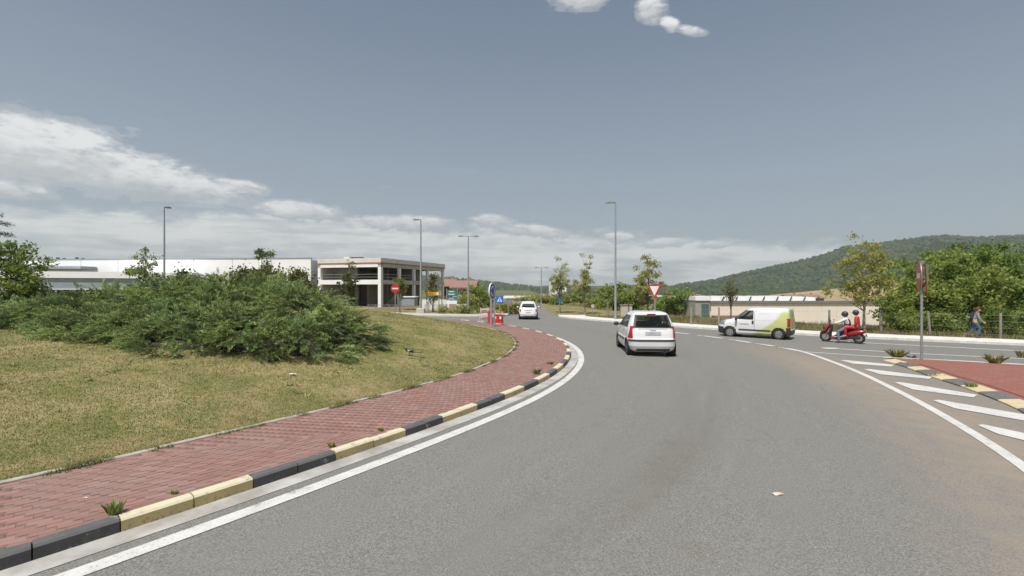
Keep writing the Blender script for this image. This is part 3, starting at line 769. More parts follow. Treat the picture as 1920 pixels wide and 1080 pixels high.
# --- broadleaf trees and shrubs
def tree(name, label, base, height, crown, nleaf, lsize, cols, seed, trunk=.12, bare=.3, nclump=40, clump=.45, sparse=1.0, cat='tree', group=None, bark=None, lean=(0,0), column=False, surf=.45, nlimb=14):
    """crown: list of (dx, dy, z_centre, rx, ry, rz) ellipsoids; leaves gather in clumps round limb ends"""
    rg = np.random.default_rng(seed); root = thing(name, label, cat, base, 0, group)
    cr = np.array(crown, float); vol = cr[:, 3]*cr[:, 4]*cr[:, 5]; 
    ci = rg.choice(len(cr), nclump, p=vol/vol.sum()); v = unit(rg.normal(0, 1, (nclump, 3))); rad = rg.random(nclump)**surf
    cc = cr[ci, :3]+v*rad[:, None]*cr[ci, 3:6]
    mb = MB(); top = Vector((lean[0], lean[1], height*.9)); pts = []
    for i in range(6):
        f = i/5; pts.append(Vector((lean[0]*f+.03*height*math.sin(seed+f*5)*f, lean[1]*f+.02*height*math.cos(seed*1.3+f*4)*f, height*.9*f-.05)))
    mb.tube(pts, [trunk*(1.25-.25*min(1, f*8)) * (1-.85*f) for f in (0,.2,.4,.6,.8,1)], 8)
    for k in rg.choice(nclump, min(nlimb, nclump), replace=False):
        e = Vector(cc[k]); f = max(bare*.9, min(.85, (e.z/height)*.62)); q = f*5; i = min(4, int(q)); s = pts[i].lerp(pts[i+1], q-i)
        m_ = s.lerp(e, .5)+Vector((0, 0, .08*(e-s).length)); rr = trunk*.42*(1-f*.6)
        mb.tube([s, m_, e], [rr, rr*.6, rr*.2], 5, caps=False)
    mb.build('trunk', bark or BARK, root)
    per = nleaf//nclump; n = per*nclump
    idx = np.repeat(np.arange(nclump), per)
    cs = clump*rg.uniform(.6, 1.35, nclump)
    P = cc[idx]+rg.normal(0, 1, (n, 3))*cs[idx][:, None]*np.array([.55,.55,.42])
    P[:, 2] = np.maximum(P[:, 2], .05)
    Dd = unit(rg.normal(0, 1, (n, 3))+np.array([0, 0, -.35])); nrm = unit(rg.normal(0, .6, (n, 3))+np.array([0, 0, .8])); U = unit(np.cross(nrm, Dd))
    ln = lsize*rg.uniform(.6, 1.35, n); wd = ln*rg.uniform(.5, .8, n)
    V, F = leaf_quads(P, Dd, U, ln, wd)
    ca, cb_ = np.array(cols[0]), np.array(cols[1]); h = rg.random(nclump)[idx]*.6+rg.random(n)*.4
    c = (ca*(1-h[:, None])+cb_*h[:, None])*rg.uniform(.75, 1.25, (n, 1))
    npmesh('crown', V, F, LEAF, root, np.repeat(c, 4, 0)); return root
def gp(px, Yd): x = (px-960)/960*Yd; return Vector((x, Yd, terr(x, Yd)))
def hgt(px, py, Yd): return CAM_H-(py-538)/960*Yd-gp(px, Yd).z
GRN = ((.13,.22,.045), (.27,.36,.08)); YEL = ((.28,.30,.075), (.46,.44,.14)); MID = ((.20,.28,.065), (.36,.41,.11)); OLV = ((.30,.33,.11), (.48,.47,.19)); DRK = ((.09,.145,.038), (.19,.235,.058))
# right-hand belt of trees
belt = [(1712,36,472,2.2,'leftmost tree of the dense belt, just left of the sign pole'), (1745,38,462,2.6,'tree in the belt directly behind the sign pole'), (1800,36,452,2.6,'tall rounded tree in the belt between sign pole and pedestrian'),
        (1850,38.5,448,2.7,'tree in the belt rising behind the pedestrian'), (1905,36.5,450,2.8,'large tree in the belt at the right picture edge'), (1960,35,446,2.8,'last tree of the belt leaving the picture on the right'), (1790,41,455,2.6,'darker tree at the back of the belt above the pole')]
for i, (px, Yd, pt, rr, lb) in enumerate(belt):
    b = gp(px, Yd); h = hgt(px, pt, Yd)
    tree('broadleaf_tree', lb, b, h, [(0,0,h*.62,rr,rr,h*.36), (-.5,-.6,h*.33,rr*1.05,rr,h*.31), (.6,-.3,h*.4,rr,rr,h*.33), (0,-1.0,h*.2,rr*1.0,rr*.7,h*.2)], 15000, .20, DRK if i in (6,) else GRN if i % 2 else MID, 100+i, .16, .12, 95, .52, group='belt of trees right of the sign', surf=.38)
# low scrub in front of the belt, behind the pedestrian
for i, (px, Yd, h, lb) in enumerate([(1690,33.0,1.3,'small bush at the foot of the belt beside the fence post'), (1775,32.4,1.5,'bush below the belt to the right of the leaning fence post'), (1862,31.0,1.7,'pale green bush right behind the pedestrian'), (1915,31.5,1.6,'bush at the foot of the belt at right picture edge'), (1712,33.5,1.6,'bush below the belt behind the sign pole')]):
    tree('bush', lb, gp(px, Yd), h, [(0,0,h*.5,h*.75,h*.6,h*.48)], 2600, .13, MID if i != 2 else ((.12,.19,.04),(.2,.26,.07)), 140+i, .04, .1, 26, .3, cat='bush', group='scrub below the tree belt')
# bright young plane tree in front of the hill
b = gp(1620, 33); h = hgt(1620, 420, 33)
tree('young_plane_tree', 'bright yellow green young tree with airy crown in front of the hill', b, h, [(0,0,h*.66,1.5,1.3,h*.27), (-.8,0,h*.42,1.6,1.2,h*.18), (.6,-.2,h*.47,1.5,1.2,h*.2), (1.0,0,h*.7,.9,.8,h*.16), (.2,0,h*.93,.5,.5,h*.07)], 5200, .155, YEL, 150, .09, .25, 80, .34, bark=PALEBARK, surf=.5, nlimb=26)
# young street trees along the north road
for i, (px, Yd, pt, wd, cols, lb, n) in enumerate([(1050,56,476,1.85,OLV,'thin young street tree with blue plate on its trunk, left of the pair',3800), (1097,54,468,1.8,OLV,'slim young street tree between the thin tree and the tall lamp',3800), (1214,42,459,1.75,((.26,.29,.10),(.48,.46,.18)),'young street tree beside the give way triangle',4200), (1370,37.5,505,.55,((.13,.14,.05),(.25,.2,.09)),'almost bare sapling in front of the pale warehouse',420)]):
    b = gp(px, Yd); h = hgt(px, pt, Yd)
    cr = [(0,0,h*.45,wd,wd,h*.22), (0,0,h*.65,wd*.75,wd*.75,h*.2), (.1,0,h*.85,wd*.4,wd*.4,h*.13)] if i < 3 else [(0,0,h*.62,wd,wd,h*.2), (0,0,h*.85,wd*.4,wd*.4,h*.12)]
    tree('street_tree', lb, b, h, cr, n, .15, cols, 160+i, .075, .22, 52 if i < 3 else 26, .28, group='young street trees', bark=PALEBARK if i < 2 else BARK, surf=.6, nlimb=30, column=True)
# hedgerow masses in the middle distance
mid = [(1030,92,548,3.2,'rounded tree left of the thin street trees',OLV), (1075,84,545,3.4,'bushy tree between the two thin street trees',MID), (1125,80,552,3.2,'low bushy tree by the small round sign',OLV), (1150,74,524,3.0,'bushy tree just left of the tall lamp post',MID), (1183,72,530,3.0,'bushy tree behind the lamp post and car roof',MID), (1240,70,566,2.6,'low shrubby tree behind the give way sign',OLV), (1272,66,535,3.0,'dense round dark green tree left of the pale warehouse',GRN), (1000,110,552,3.2,'distant pale tree behind the far white car',OLV), (1215,95,560,3.0,'far tree between lamp post and give way triangle',MID)]
for i, (px, Yd, pt, rr, lb, cl) in enumerate(mid):
    b = gp(px, Yd); h = hgt(px, pt, Yd)
    tree('hedgerow_tree', lb, b, h, [(0,0,h*.6,rr*.8,rr*.8,h*.38), (-rr*.5,0,h*.4,rr*.8,rr*.6,h*.36), (rr*.5,0,h*.42,rr*.8,rr*.6,h*.36)], 4800, .30, cl, 180+i, .14, .15, 60, .55, group='hedgerow trees in the middle distance', surf=.4)
# left side
b = gp(30, 27); h = hgt(30, 432, 27)
tree('broadleaf_tree', 'leafy green tree at the left picture edge before the white building', b, h, [(0,0,h*.62,1.6,1.5,h*.34), (-1.0,0,h*.5,1.4,1.3,h*.22), (.9,0,h*.5,1.0,1.0,h*.2), (0,0,h*.33,1.5,1.3,h*.13)], 5200, .17, ((.12,.185,.035),(.26,.32,.08)), 201, .11, .25, 60, .38, surf=.5, nlimb=26)
b = gp(273, 38); h = hgt(273, 453, 38)
tree('broadleaf_tree', 'small light green tree left of the single lamp post', b, h, [(0,0,h*.82,.95,.9,h*.18), (-.5,0,h*.6,1.2,1.0,h*.12), (.4,0,h*.5,1.0,.9,h*.12)], 1500, .17, ((.16,.22,.06),(.28,.34,.11)), 202, .08, .35, 30, .3, nlimb=18)
b = gp(492, 42); h = hgt(492, 457, 42)
tree('broadleaf_tree', 'pale treetop showing above the dark red shrub', b, h, [(0,0,h*.88,.8,.8,h*.12), (.2,0,h*.7,.6,.6,h*.12)], 900, .17, ((.12,.17,.06),(.2,.24,.10)), 203, .07, .4, 20, .27, nlimb=12)
b = gp(652, 40); h = hgt(652, 481, 40)
tree('street_tree', 'narrow street tree with pale trunk before the open concrete frame', b, h, [(0,0,h*.55,.9,.8,h*.22), (.25,0,h*.85,.42,.4,h*.16)], 1700, .16, ((.09,.11,.04),(.19,.19,.08)), 204, .075, .3, 34, .26, bark=PALEBARK, nlimb=18, group='young street trees')
b = gp(750, 48); h = hgt(750, 500, 48)
tree('street_tree', 'small young tree behind the red no entry disc', b, h, [(.1,0,h*.62,.7,.6,h*.3)], 900, .17, ((.15,.18,.04),(.27,.26,.08)), 205, .06, .3, 20, .28, nlimb=12, group='young street trees')
b = gp(812, 54); h = hgt(812, 503, 54)
tree('street_tree', 'young tree standing behind the yellow direction sign', b, h, [(0,0,h*.5,1.0,.9,h*.26), (0,0,h*.8,.5,.5,h*.16)], 1300, .18, ((.13,.16,.045),(.25,.25,.09)), 206, .07, .25, 26, .32, nlimb=14, group='young street trees')
for px, Yd, pt, rr, lb, cl, sd in [(895,66,528,1.8,'bushy tree between double lamp and blue roundabout sign',MID,210), (907,72,540,2.0,'dark tree just left of the blue roundabout sign',DRK,211), (880,64,545,1.6,'shrubby tree in front of the red roofed house',OLV,212)]:
    b = gp(px, Yd); h = hgt(px, pt, Yd); tree('garden_tree', lb, b, h, [(0,0,h*.58,rr,rr,h*.4), (.4,0,h*.35,rr,rr*.8,h*.3)], 2600, .24, cl, sd, .1, .15, 40, .45, group='trees by the red roofed house')
# yellow flowering and green hedges by the far pavement
for px, Yd, w, h, cl, lb, sd in [(945,50,2.6,1.1,((.36,.30,.03),(.22,.22,.04)),'yellow flowering bush left of the far white car',220), (965,51,2.0,.9,DRK,'low dark hedge behind the far white car',221), (850,49,3.6,.9,OLV,'low hedge under the direction signs',222), (885,50.5,3.4,1.0,MID,'low green hedge at the foot of the double lamp',223)]:
    tree('hedge', lb, gp(px, Yd), h, [(0,0,h*.5,w*.55,.6,h*.5)], 1500, .14, cl, sd, .03, .1, 24, .25, cat='hedge', group='hedges by the far pavement')
# red leaved shrub behind the junipers
b0 = Vector(((505-960)/960*19.5, 19.5, 0)); b0.z = mound(b0.x, b0.y); hh = CAM_H-(495-538)/960*19.5-b0.z
tree('red_leaved_shrub', 'dark green and slightly reddish shrub rising behind the junipers', b0, hh, [(-.6,0,hh*.66,1.3,1.0,hh*.30), (.5,0,hh*.64,1.3,1.0,hh*.30), (1.5,-.2,hh*.48,1.0,.8,hh*.28), (-1.5,0,hh*.55,.8,.8,hh*.3)], 17000, .10, ((.085,.115,.03),(.22,.19,.055)), 230, .06, .1, 110, .27, cat='shrub', surf=.4)
b0 = Vector(((345-960)/960*18.5, 18.5, 0)); b0.z = mound(b0.x, b0.y); hh = CAM_H-(499-538)/960*18.5-b0.z
tree('dark_shrub', 'small dark shrub poking above the junipers beside the lamp post', b0, hh, [(0,0,hh*.66,.55,.55,hh*.32)], 3200, .095, ((.06,.09,.028),(.13,.14,.045)), 231, .05, .1, 30, .22, cat='shrub')
# pine bough reaching in at the left edge
def pine():
    Yd = 22.0; bx = (-110-960)/960*Yd; rg = np.random.default_rng(5)
    root = thing('pine_tree', 'dark pine whose bough tips reach in at the left edge', 'tree', (bx, Yd, terr(bx, Yd)))
    mb = MB(); mb.tube([(0,0,-.1),(.1,0,3),(.05,0,6.5)], [.2,.15,.06], 8)
    ends = []
    for i in range(26):
        a = rg.uniform(0, 2*math.pi); z0 = rg.uniform(1.8, 6.2); L = 2.6*(1-(z0-1.8)/5.6)
        if i < 3: a = rg.uniform(-.12, .12); z0 = (5.0, 4.55, 5.35)[i]; L = (3.0, 3.15, 2.9)[i]
        e = Vector((math.cos(a)*L, math.sin(a)*L, z0-.12*L+(.3 if i < 3 else 0))); s = Vector((.05, 0, z0)); mb.tube([s, s.lerp(e, .5)+Vector((0,0,.15)), e], [.05,.03,.012], 5); ends.append((s, e))
    mb.build('trunk', BARK, root); PP = []; DD = []
    for s, e in ends:
        for t in np.linspace(.25, 1, 46):
            p = np.array(s.lerp(e, t))+np.array([0,0,.15*math.sin(t*math.pi)]); d = np.array((e-s).normalized())
            for q in range(8): PP.append(p+rg.normal(0, .06, 3)); DD.append(d*.9+rg.normal(0, .55, 3)+np.array([0,0,-.15]))
    P = np.array(PP); D_ = unit(np.array(DD)); n = len(P); U = unit(np.cross(D_, rg.normal(0, 1, (n, 3))))
    V, F = leaf_quads(P, D_, U, rg.uniform(.12, .24, n), np.full(n, .02)); c = np.array([.05,.085,.03])*rg.uniform(.6, 1.5, (n, 1))
    npmesh('crown', V, F, LEAF, root, np.repeat(c, 4, 0))
pine()
# tall dry grass and weeds on the verge behind the far pavement (uncountable)
def verge(n=42000):
    P = []; t = rng.uniform(0, 1, n*2); d = rng.uniform(2.6, 13, n*2); i = 0
    S = np.array([p for p in SW if p[0] <= 40]); seg = np.linalg.norm(np.diff(S, axis=0), axis=1); cu = np.concatenate([[0], np.cumsum(seg)])
    L = t*cu[-1]; k = np.clip(np.searchsorted(cu, L)-1, 0, len(seg)-1); f = (L-cu[k])/seg[k]
    p = S[k]*(1-f[:, None])+S[k+1]*f[:, None]; tg = (S[k+1]-S[k])/seg[k][:, None]; q = np.stack([tg[:, 1], -tg[:, 0]], 1)
    p = p+q*d[:, None]; ok = (p[:, 1] > 20) & (p[:, 1] < 58) & (p[:, 0]/p[:, 1] < 1.1)
    p = p[ok][:n]; m = len(p); z = np.array([terr(a, b) for a, b in p]); P = np.stack([p[:, 0], p[:, 1], z], 1)
    pn = np.array([mnoise.noise((a*.5, b*.5, 2.2)) for a, b in p]); pn2 = np.array([mnoise.noise((a*1.3, b*1.3, 9.2)) for a, b in p])
    h = rng.uniform(.08, .26, m)*(1+1.6*np.maximum(0, pn2)); a = rng.uniform(0, 2*np.pi, m); w = .013
    V = np.zeros((m, 3, 3)); o = np.stack([-np.sin(a)*w, np.cos(a)*w, 0*a], 1)
    V[:, 0] = P-o; V[:, 1] = P+o; V[:, 2] = P+np.stack([np.cos(a)*h*.4, np.sin(a)*h*.4, h], 1)
    dry = 1/(1+np.exp(-(pn*5+.3+rng.normal(0, .7, m)))); c = (dry[:, None]*np.array([.33,.27,.14])+(1-dry[:, None])*np.array([.13,.155,.045]))*rng.uniform(.65, 1.3, (m, 1))
    setp(npmesh('verge_grass', V.reshape(-1, 3), np.arange(3*m).reshape(m, 3), BLADE, None, np.repeat(c, 3, 0)), 'rough dry grass on the verge behind the far pavement', 'grass', kind='stuff')
verge()
# ================================================================ buildings
PANELW = pm('white_cladding', (.86,.86,.86), (.82,.82,.825), .6, .6); PANELG = pm('grey_cladding', (.30,.34,.37), (.26,.30,.33), .8, .6)
WCONC = pm('white_painted_concrete', (.84,.835,.82), (.76,.75,.73), 1.0, .8); GCONC = pm('raw_concrete', (.48,.46,.42), (.39,.37,.34), 1.2, .9, .1); REDST = pm('red_stripe', (.36,.15,.11), (.31,.14,.10), 2, .8); PARA = pm('parapet_concrete', (.66,.64,.60), (.57,.55,.51), 1.2, .9)
BLOCKW = pm('block_wall', (.42,.39,.34), (.34,.315,.275), 1.5, .9)  # block partition walls, slightly darker than the raw concrete
def frame_at(o, ex):
    """matrix with local x along ex (2D unit), y to its left, origin o"""
    ex = Vector((ex[0], ex[1], 0)).normalized(); ey = Vector((-ex.y, ex.x, 0))
    return Matrix(((ex.x, ey.x, 0, o[0]), (ex.y, ey.y, 0, o[1]), (0, 0, 1, o[2]), (0, 0, 0, 1)))
def lbox(M, x0, x1, y0, y1, z0, z1, m=None, mb=None):
    mb = mb or MB(); c = M@Vector(((x0+x1)/2, (y0+y1)/2, (z0+z1)/2)); return mb.box(c, (x1-x0, y1-y0, z1-z0), m, M=M.to_3x3())
# open concrete frame building; local x = along the front to the LEFT, y = depth
def frame_building():
    A = (-16.4, 64.0, 0.0)
    ex = Vector((.948, -.318, 0)); ey = Vector((.318, .948, 0))
    M = Matrix(((ex.x, ey.x, 0, A[0]), (ex.y, ey.y, 0, A[1]), (0, 0, 1, A[2]), (0, 0, 0, 1)))      # x from -9.4 (left) to 0 (corner)
    root = thing('concrete_frame_building', 'unfinished two storey open concrete frame building with red striped parapet', 'building', A)
    Li = Matrix.Translation(-Vector(A)); M = Li@M
    W_, D_ = 9.5, 18.0
    def part(name, m, *b): return lbox(M, *b).build(name, m, root)
    part('ground_slab', GCONC, -W_, 0, 0, D_, -.4, .12)
    part('floor_slab', GCONC, -W_+.02, -.02, .02, D_-.02, 3.2, 3.5)
    part('roof_slab', GCONC, -W_+.02, -.02, .02, D_-.02, 5.35, 5.6)
    part('front_beam', WCONC, -W_+.4, -.4, -.02, .35, 3.1, 3.68)
    part('front_beam', WCONC, -W_+.4, -.4, -.02, .35, 5.28, 5.70)
    part('side_beam', GCONC, -.36, .01, .4, D_-.3, 3.12, 3.66); part('side_beam', GCONC, -.36, .01, .4, D_-.3, 5.28, 5.70)  # side beams greyer than front beams: the side's shade put in their colour
    part('parapet', PARA, -W_-.02, .03, -.06, .24, 5.86, 6.42); part('parapet', PARA, -.27, .06, .24, D_+.05, 5.86, 6.42)
    part('parapet', PARA, -W_-.02, -.27, D_-.25, D_+.05, 5.86, 6.42); part('parapet', PARA, -W_-.02, -W_+.25, .24, D_-.25, 5.86, 6.42)
    part('red_stripe', REDST, -W_-.03, .04, -.07, .25, 5.70, 5.86); part('red_stripe', REDST, -.28, .07, .25, D_+.04, 5.70, 5.86)
    for x, y, m, w in [(-.2,.2,WCONC,.42), (-W_+.2,.2,WCONC,.42), (-.2,4.7,WCONC,.36), (-.2,8.6,WCONC,.36), (-.2,12.6,WCONC,.36), (-.2,17.7,WCONC,.36), (-2.6,4.4,GCONC,.34), (-6.6,4.4,GCONC,.34), (-4.6,8.8,GCONC,.34), (-4.6,13,GCONC,.34), (-9.2,17.7,GCONC,.34)]:
        part('column', m, x-w/2, x+w/2, y-w/2, y+w/2, .12, 5.3)
    part('partition_wall', BLOCKW, -W_+.05, -2.0, 9.2, 9.4, .12, 3.2); part('partition_wall', BLOCKW, -W_+.05, -.6, 11.6, 11.8, 3.5, 5.35); part('partition_wall', BLOCKW, -W_+.05, -1.0, 12.2, 12.4, .12, 3.2)
    part('partition_wall', GCONC, -W_+.05, -W_+.25, .45, 12, .12, 5.35); part('partition_wall', BLOCKW, -5.4, -5.2, 5.0, 9.2, .12, 3.2); part('partition_wall', GCONC, -W_+.25, -5.6, 3.0, 3.2, 3.5, 5.35)
    # stair flight
    mb = MB()
    for i in range(12): lbox(M, -3.4+i*.26, -3.14+i*.26, 6.2, 7.3, .12+i*.24, .36+i*.24, None, mb)
    mb.build('stair', GCONC, root)
    for z in (4.0, 4.35): part('guard_rail', GALV, -W_+.4, -.4, .12, .16, z, z+.045); 
    for z in (4.0, 4.35): part('guard_rail', GALV, -.16, -.12, .4, D_-.4, z, z+.045)
    part('roof_unit', WCONC, -6.6, -5.7, 1.5, 2.3, 6.0, 6.75); part('roof_unit', DKMETAL, -5.4, -3.8, 1.5, 1.9, 6.55, 6.66)
    for x in (-5.3, -3.9): part('roof_unit_leg', DKMETAL, x-.03, x+.03, 1.67, 1.73, 5.6, 6.55)
frame_building()
def white_hall():
    A = (-26.3, 67.0, 0); root = thing('white_hall', 'long low white hall behind the junipers', 'building', A)
    ex = Vector((-.997, .08, 0)).normalized(); ey = Vector((ex.y, -ex.x, 0)); ey = -ey if ey.y < 0 else ey
    M = Matrix(((ex.x, ey.x, 0, 0), (ex.y, ey.y, 0, 0), (0, 0, 1, 0), (0, 0, 0, 1)))
    for i in range(10): 
        x0 = i*5.4; lbox(M, x0+.03, x0+5.37, 0, .25, 3.3, 6.5).build('cladding_panel', PANELW, root); lbox(M, x0+.03, x0+5.37, .02, .25, -.6, 3.26).build('cladding_panel', PANELW, root)
    lbox(M, .05, 53.9, .27, 24, -.6, 6.3, None).build('hall_body', PANELW, root)
    lbox(M, -.05, 54, -.06, .3, 6.5, 6.62).build('coping', PANELG, root)
    for i in range(13): x = 36+i*1.0; lbox(M, x, x+.28, 5, 5.3, 6.3, 6.95+.10*(i % 3)).build('roof_vent', DKMETAL, root)
    for i in range(4): lbox(M, 35.5+i*3.4, 38.4+i*3.4, 4.9, 5.4, 6.72, 6.80).build('roof_rail', DKMETAL, root)
    lbox(M, 30, 53.8, -2.5, -.07, 5.15, 5.5).build('canopy_strip', PANELG, root)
white_hall()
def annex():
    a, b = Vector((-61.5, 55.0, .35)), Vector((-40.0, 62.5, .35)); d = b-a; L = d.length; ex = d.normalized(); ey = Vector((-ex.y, ex.x, 0))
    root = thing('white_annex', 'annex with white fascia, grey band and glazed front at far left', 'building', a)
    M = Matrix(((ex.x, ey.x, 0, 0), (ex.y, ey.y, 0, 0), (0, 0, 1, 0), (0, 0, 0, 1)))
    lbox(M, 0, L, .3, 9, 2.5, 4.0).build('body', PANELW, root); lbox(M, 0, L, -.5, .28, 3.42, 4.15).build('white_fascia', PANELW, root)
    lbox(M, 0, L, -.3, .28, 2.2, 3.40).build('grey_band', PANELG, root); lbox(M, 0, L, -.4, .28, 2.08, 2.19).build('lintel', WHITE, root)
    lbox(M, 0, L, .9, 1.0, 0, 2.1).build('back_wall', pm('shop_interior', (.06,.075,.085), (.10,.11,.11), .6, .8), root)
    n = 9
    for i in range(n):
        x = i*L/n
        lbox(M, x+.1, x+L/n-.1, .02, .05, .12, 2.05).build('window_pane', DGLASS, root); lbox(M, x-.09, x+.09, -.05, .1, 0, 2.08).build('mullion', WHITE, root)
        lbox(M, x+.1, x+L/n-.1, -.02, .08, .85, .93).build('transom', WHITE, root)
    lbox(M, 0, L, -.3, .3, -.5, .11).build('plinth', CONC, root)
annex()
ROOFT = pm('red_roof_tiles', (.31,.18,.15), (.25,.14,.115), 3, .9, .3); WALLB = pm('brown_render', (.30,.24,.20), (.25,.20,.17), 1, .9)
def house(label, px0, px1, Yd, eave, ridge, base_z, wallm, seed, depth=9):
    x0, x1 = (px0-960)/960*Yd, (px1-960)/960*Yd; ze = CAM_H-(eave-538)/960*Yd; zr = CAM_H-(ridge-538)/960*Yd
    root = thing('house', label, 'house', (x0, Yd, base_z)); W_ = x1-x0; ze -= base_z; zr -= base_z
    mb = MB(); mb.box((W_/2, depth/2, ze/2-.2), (W_, depth, ze+.3)); mb.build('wall', wallm, root)
    def pitch(y0, y1):
        mb = MB(); o = .5
        mb.add([(-o, y0, ze-.1), (W_+o, y0, ze-.1), (W_+o, y1, zr), (-o, y1, zr), (-o, y0, ze+.12), (W_+o, y0, ze+.12), (W_+o, y1, zr+.2), (-o, y1, zr+.2)], [(0,3,2,1),(4,5,6,7),(0,1,5,4),(1,2,6,5),(2,3,7,6),(3,0,4,7)]); mb.build('roof_pitch', ROOFT, root)
    pitch(-.6, depth/2); pitch(depth+.6, depth/2)
    mb = MB(); mb.add([(.05, .05, ze), (.05, depth-.05, ze), (.05, depth/2, zr-.1)], [(0,2,1)]); mb.add([(W_-.05, .05, ze), (W_-.05, depth-.05, ze), (W_-.05, depth/2, zr-.1)], [(0,1,2)]); mb.build('gable', wallm, root)
    k = 3
    for i in range(k):
        x = W_*(i+.5)/k
        for z in ((ze*.72,) if ze < 4 else (ze*.76, ze*.32)):
            fr = MB().box((x, -.03, z), (1.2, .08, 1.35)).build('window_frame', WHITE, root); 
            MB().box((x, -.075, z), (1.0, .02, 1.15)).build('window_pane', DGLASS, fr)
    MB().box((W_*.7, depth*.55, zr+.2), (.6, .6, 1.2)).build('chimney', WALLB, root)
house('dark red roofed house end right behind the frame building', 830, 846, 96, 533, 520, -.5, pm('dark_red_wall', (.17,.06,.05), None, 1, .9), 1, 12)
house('red tiled house with brown walls behind the double lamp post', 848, 888, 92, 536, 523, -.5, WALLB, 2)
def industrial(label, px0, px1, Yd, ytop, m, seed, base=-3.0, depth=14, bays=4, strip=True):
    x0, x1 = (px0-960)/960*Yd, (px1-960)/960*Yd; zt = CAM_H-(ytop-538)/960*Yd; root = thing('industrial_unit', label, 'building', (x0, Yd, base)); h = zt-base; W_ = x1-x0
    MB().box((W_/2, depth/2, h/2), (W_, depth, h)).build('wall', m, root); MB().box((W_/2, -.1, h-.2), (W_+.3, .3, .5)).build('fascia', PANELW, root)
    for i in range(bays):
        w = W_/bays; MB().box((w*(i+.5), -.06, h*.33), (w*.6, .1, h*.5)).build('roller_door', PANELG, root)
    if strip: MB().box((W_*.5, -.05, h*.74), (W_*.8, .08, .9)).build('window_band', DGLASS, root)
industrial('white industrial unit behind the crossing sign and far white car', 944, 1012, 128, 552, PANELW, 1)
industrial('white tower like unit behind the thin street tree', 1034, 1062, 118, 524, PANELW, 2, bays=1, depth=8, strip=False)
industrial('distant grey white shed between the street trees', 1098, 1122, 170, 555, PANELW, 3, bays=2)
industrial('distant white shed left of the give way triangle', 1208, 1240, 160, 550, PANELW, 4, bays=2)
# pale warehouse with white roof lights on the right
def warehouse():
    Yd = 62; x0, x1 = (1329-960)/960*Yd, (1648-960)/960*Yd; base = -7.0; zt = CAM_H-(564-538)/960*Yd; h = zt-base; W_ = x1-x0
    root = thing('pale_warehouse', 'long pale beige warehouse with white sawtooth roof lights behind the van', 'warehouse', (x0, Yd, base))
    BE = pm('beige_wall', (.80,.72,.62), (.75,.67,.575), .5, .85)
    n = 12
    for i in range(n): MB().box((W_*(i+.5)/n, .12, h/2), (W_/n-.02, .24, h)).build('wall_panel', BE, root)
    MB().box((W_/2, 10, h/2-.1), (W_-.05, 19.5, h-.25)).build('hall_body', BE, root)
    MB().box((W_/2, .05, h+.12), (W_+.2, .5, .28)).build('roof_edge', pm('grey_roof_edge', (.20,.20,.195), None, 2, .7), root)
    for i in range(9):
        x = -.6+i*1.72; mb = MB(); mb.add([(x, 3, h), (x+1.55, 3, h), (x+1.55, 3, h+.62), (x+.35, 3, h+.72), (x, 12, h), (x+1.55, 12, h), (x+1.55, 12, h+.62), (x+.35, 12, h+.72)], [(0,1,2,3),(7,6,5,4),(3,2,6,7),(0,3,7,4),(1,5,6,2)]); mb.build('roof_light', pm('roof_light_white', (.82,.82,.82), (.75,.75,.76), 2, .4), root)
    for i in range(10): MB().tube([(-.75+i*1.72, 2.9, h+.02), (-.40+i*1.72, 2.9, h+.74)], .07, 5).build('roof_light_frame', DKMETAL, root)
    MB().box((3.6, -.6, h-3.1), (6.6, 1.0, 3.2)).build('low_brick_store', pm('brown_brick_wall', (.30,.20,.14), (.25,.165,.12), 3, .9), root)
    a = MB().box((-.95, 3, h/2+.15), (1.7, 7, h+.3)).build('stair_block', pm('grey_render', (.36,.34,.31), (.30,.28,.26), 2, .9), root)
    MB().box((-.65, -.55, h/2+.1), (.85, .1, h*.95)).build('teal_glazing', glassmat('teal_glass', (.3,.5,.47), .1, (.10,.17,.155)), root)
    MB().box((-.95, 2.9, h+.55), (1.8, 7.1, .5)).build('white_parapet', PANELW, root)
warehouse()
house('red roofed house left of the pale warehouse roof', 1296, 1318, 150, 556, 549, -7, WALLB, 3)
for a, b, lb in ((1482, 1512, 'far red tiled house above the warehouse roof lights'), (1513, 1545, 'far red roofed house at the foot of the tan field')): house(lb, a, b, 190, 555, 549.5, -7, WALLB, 4)
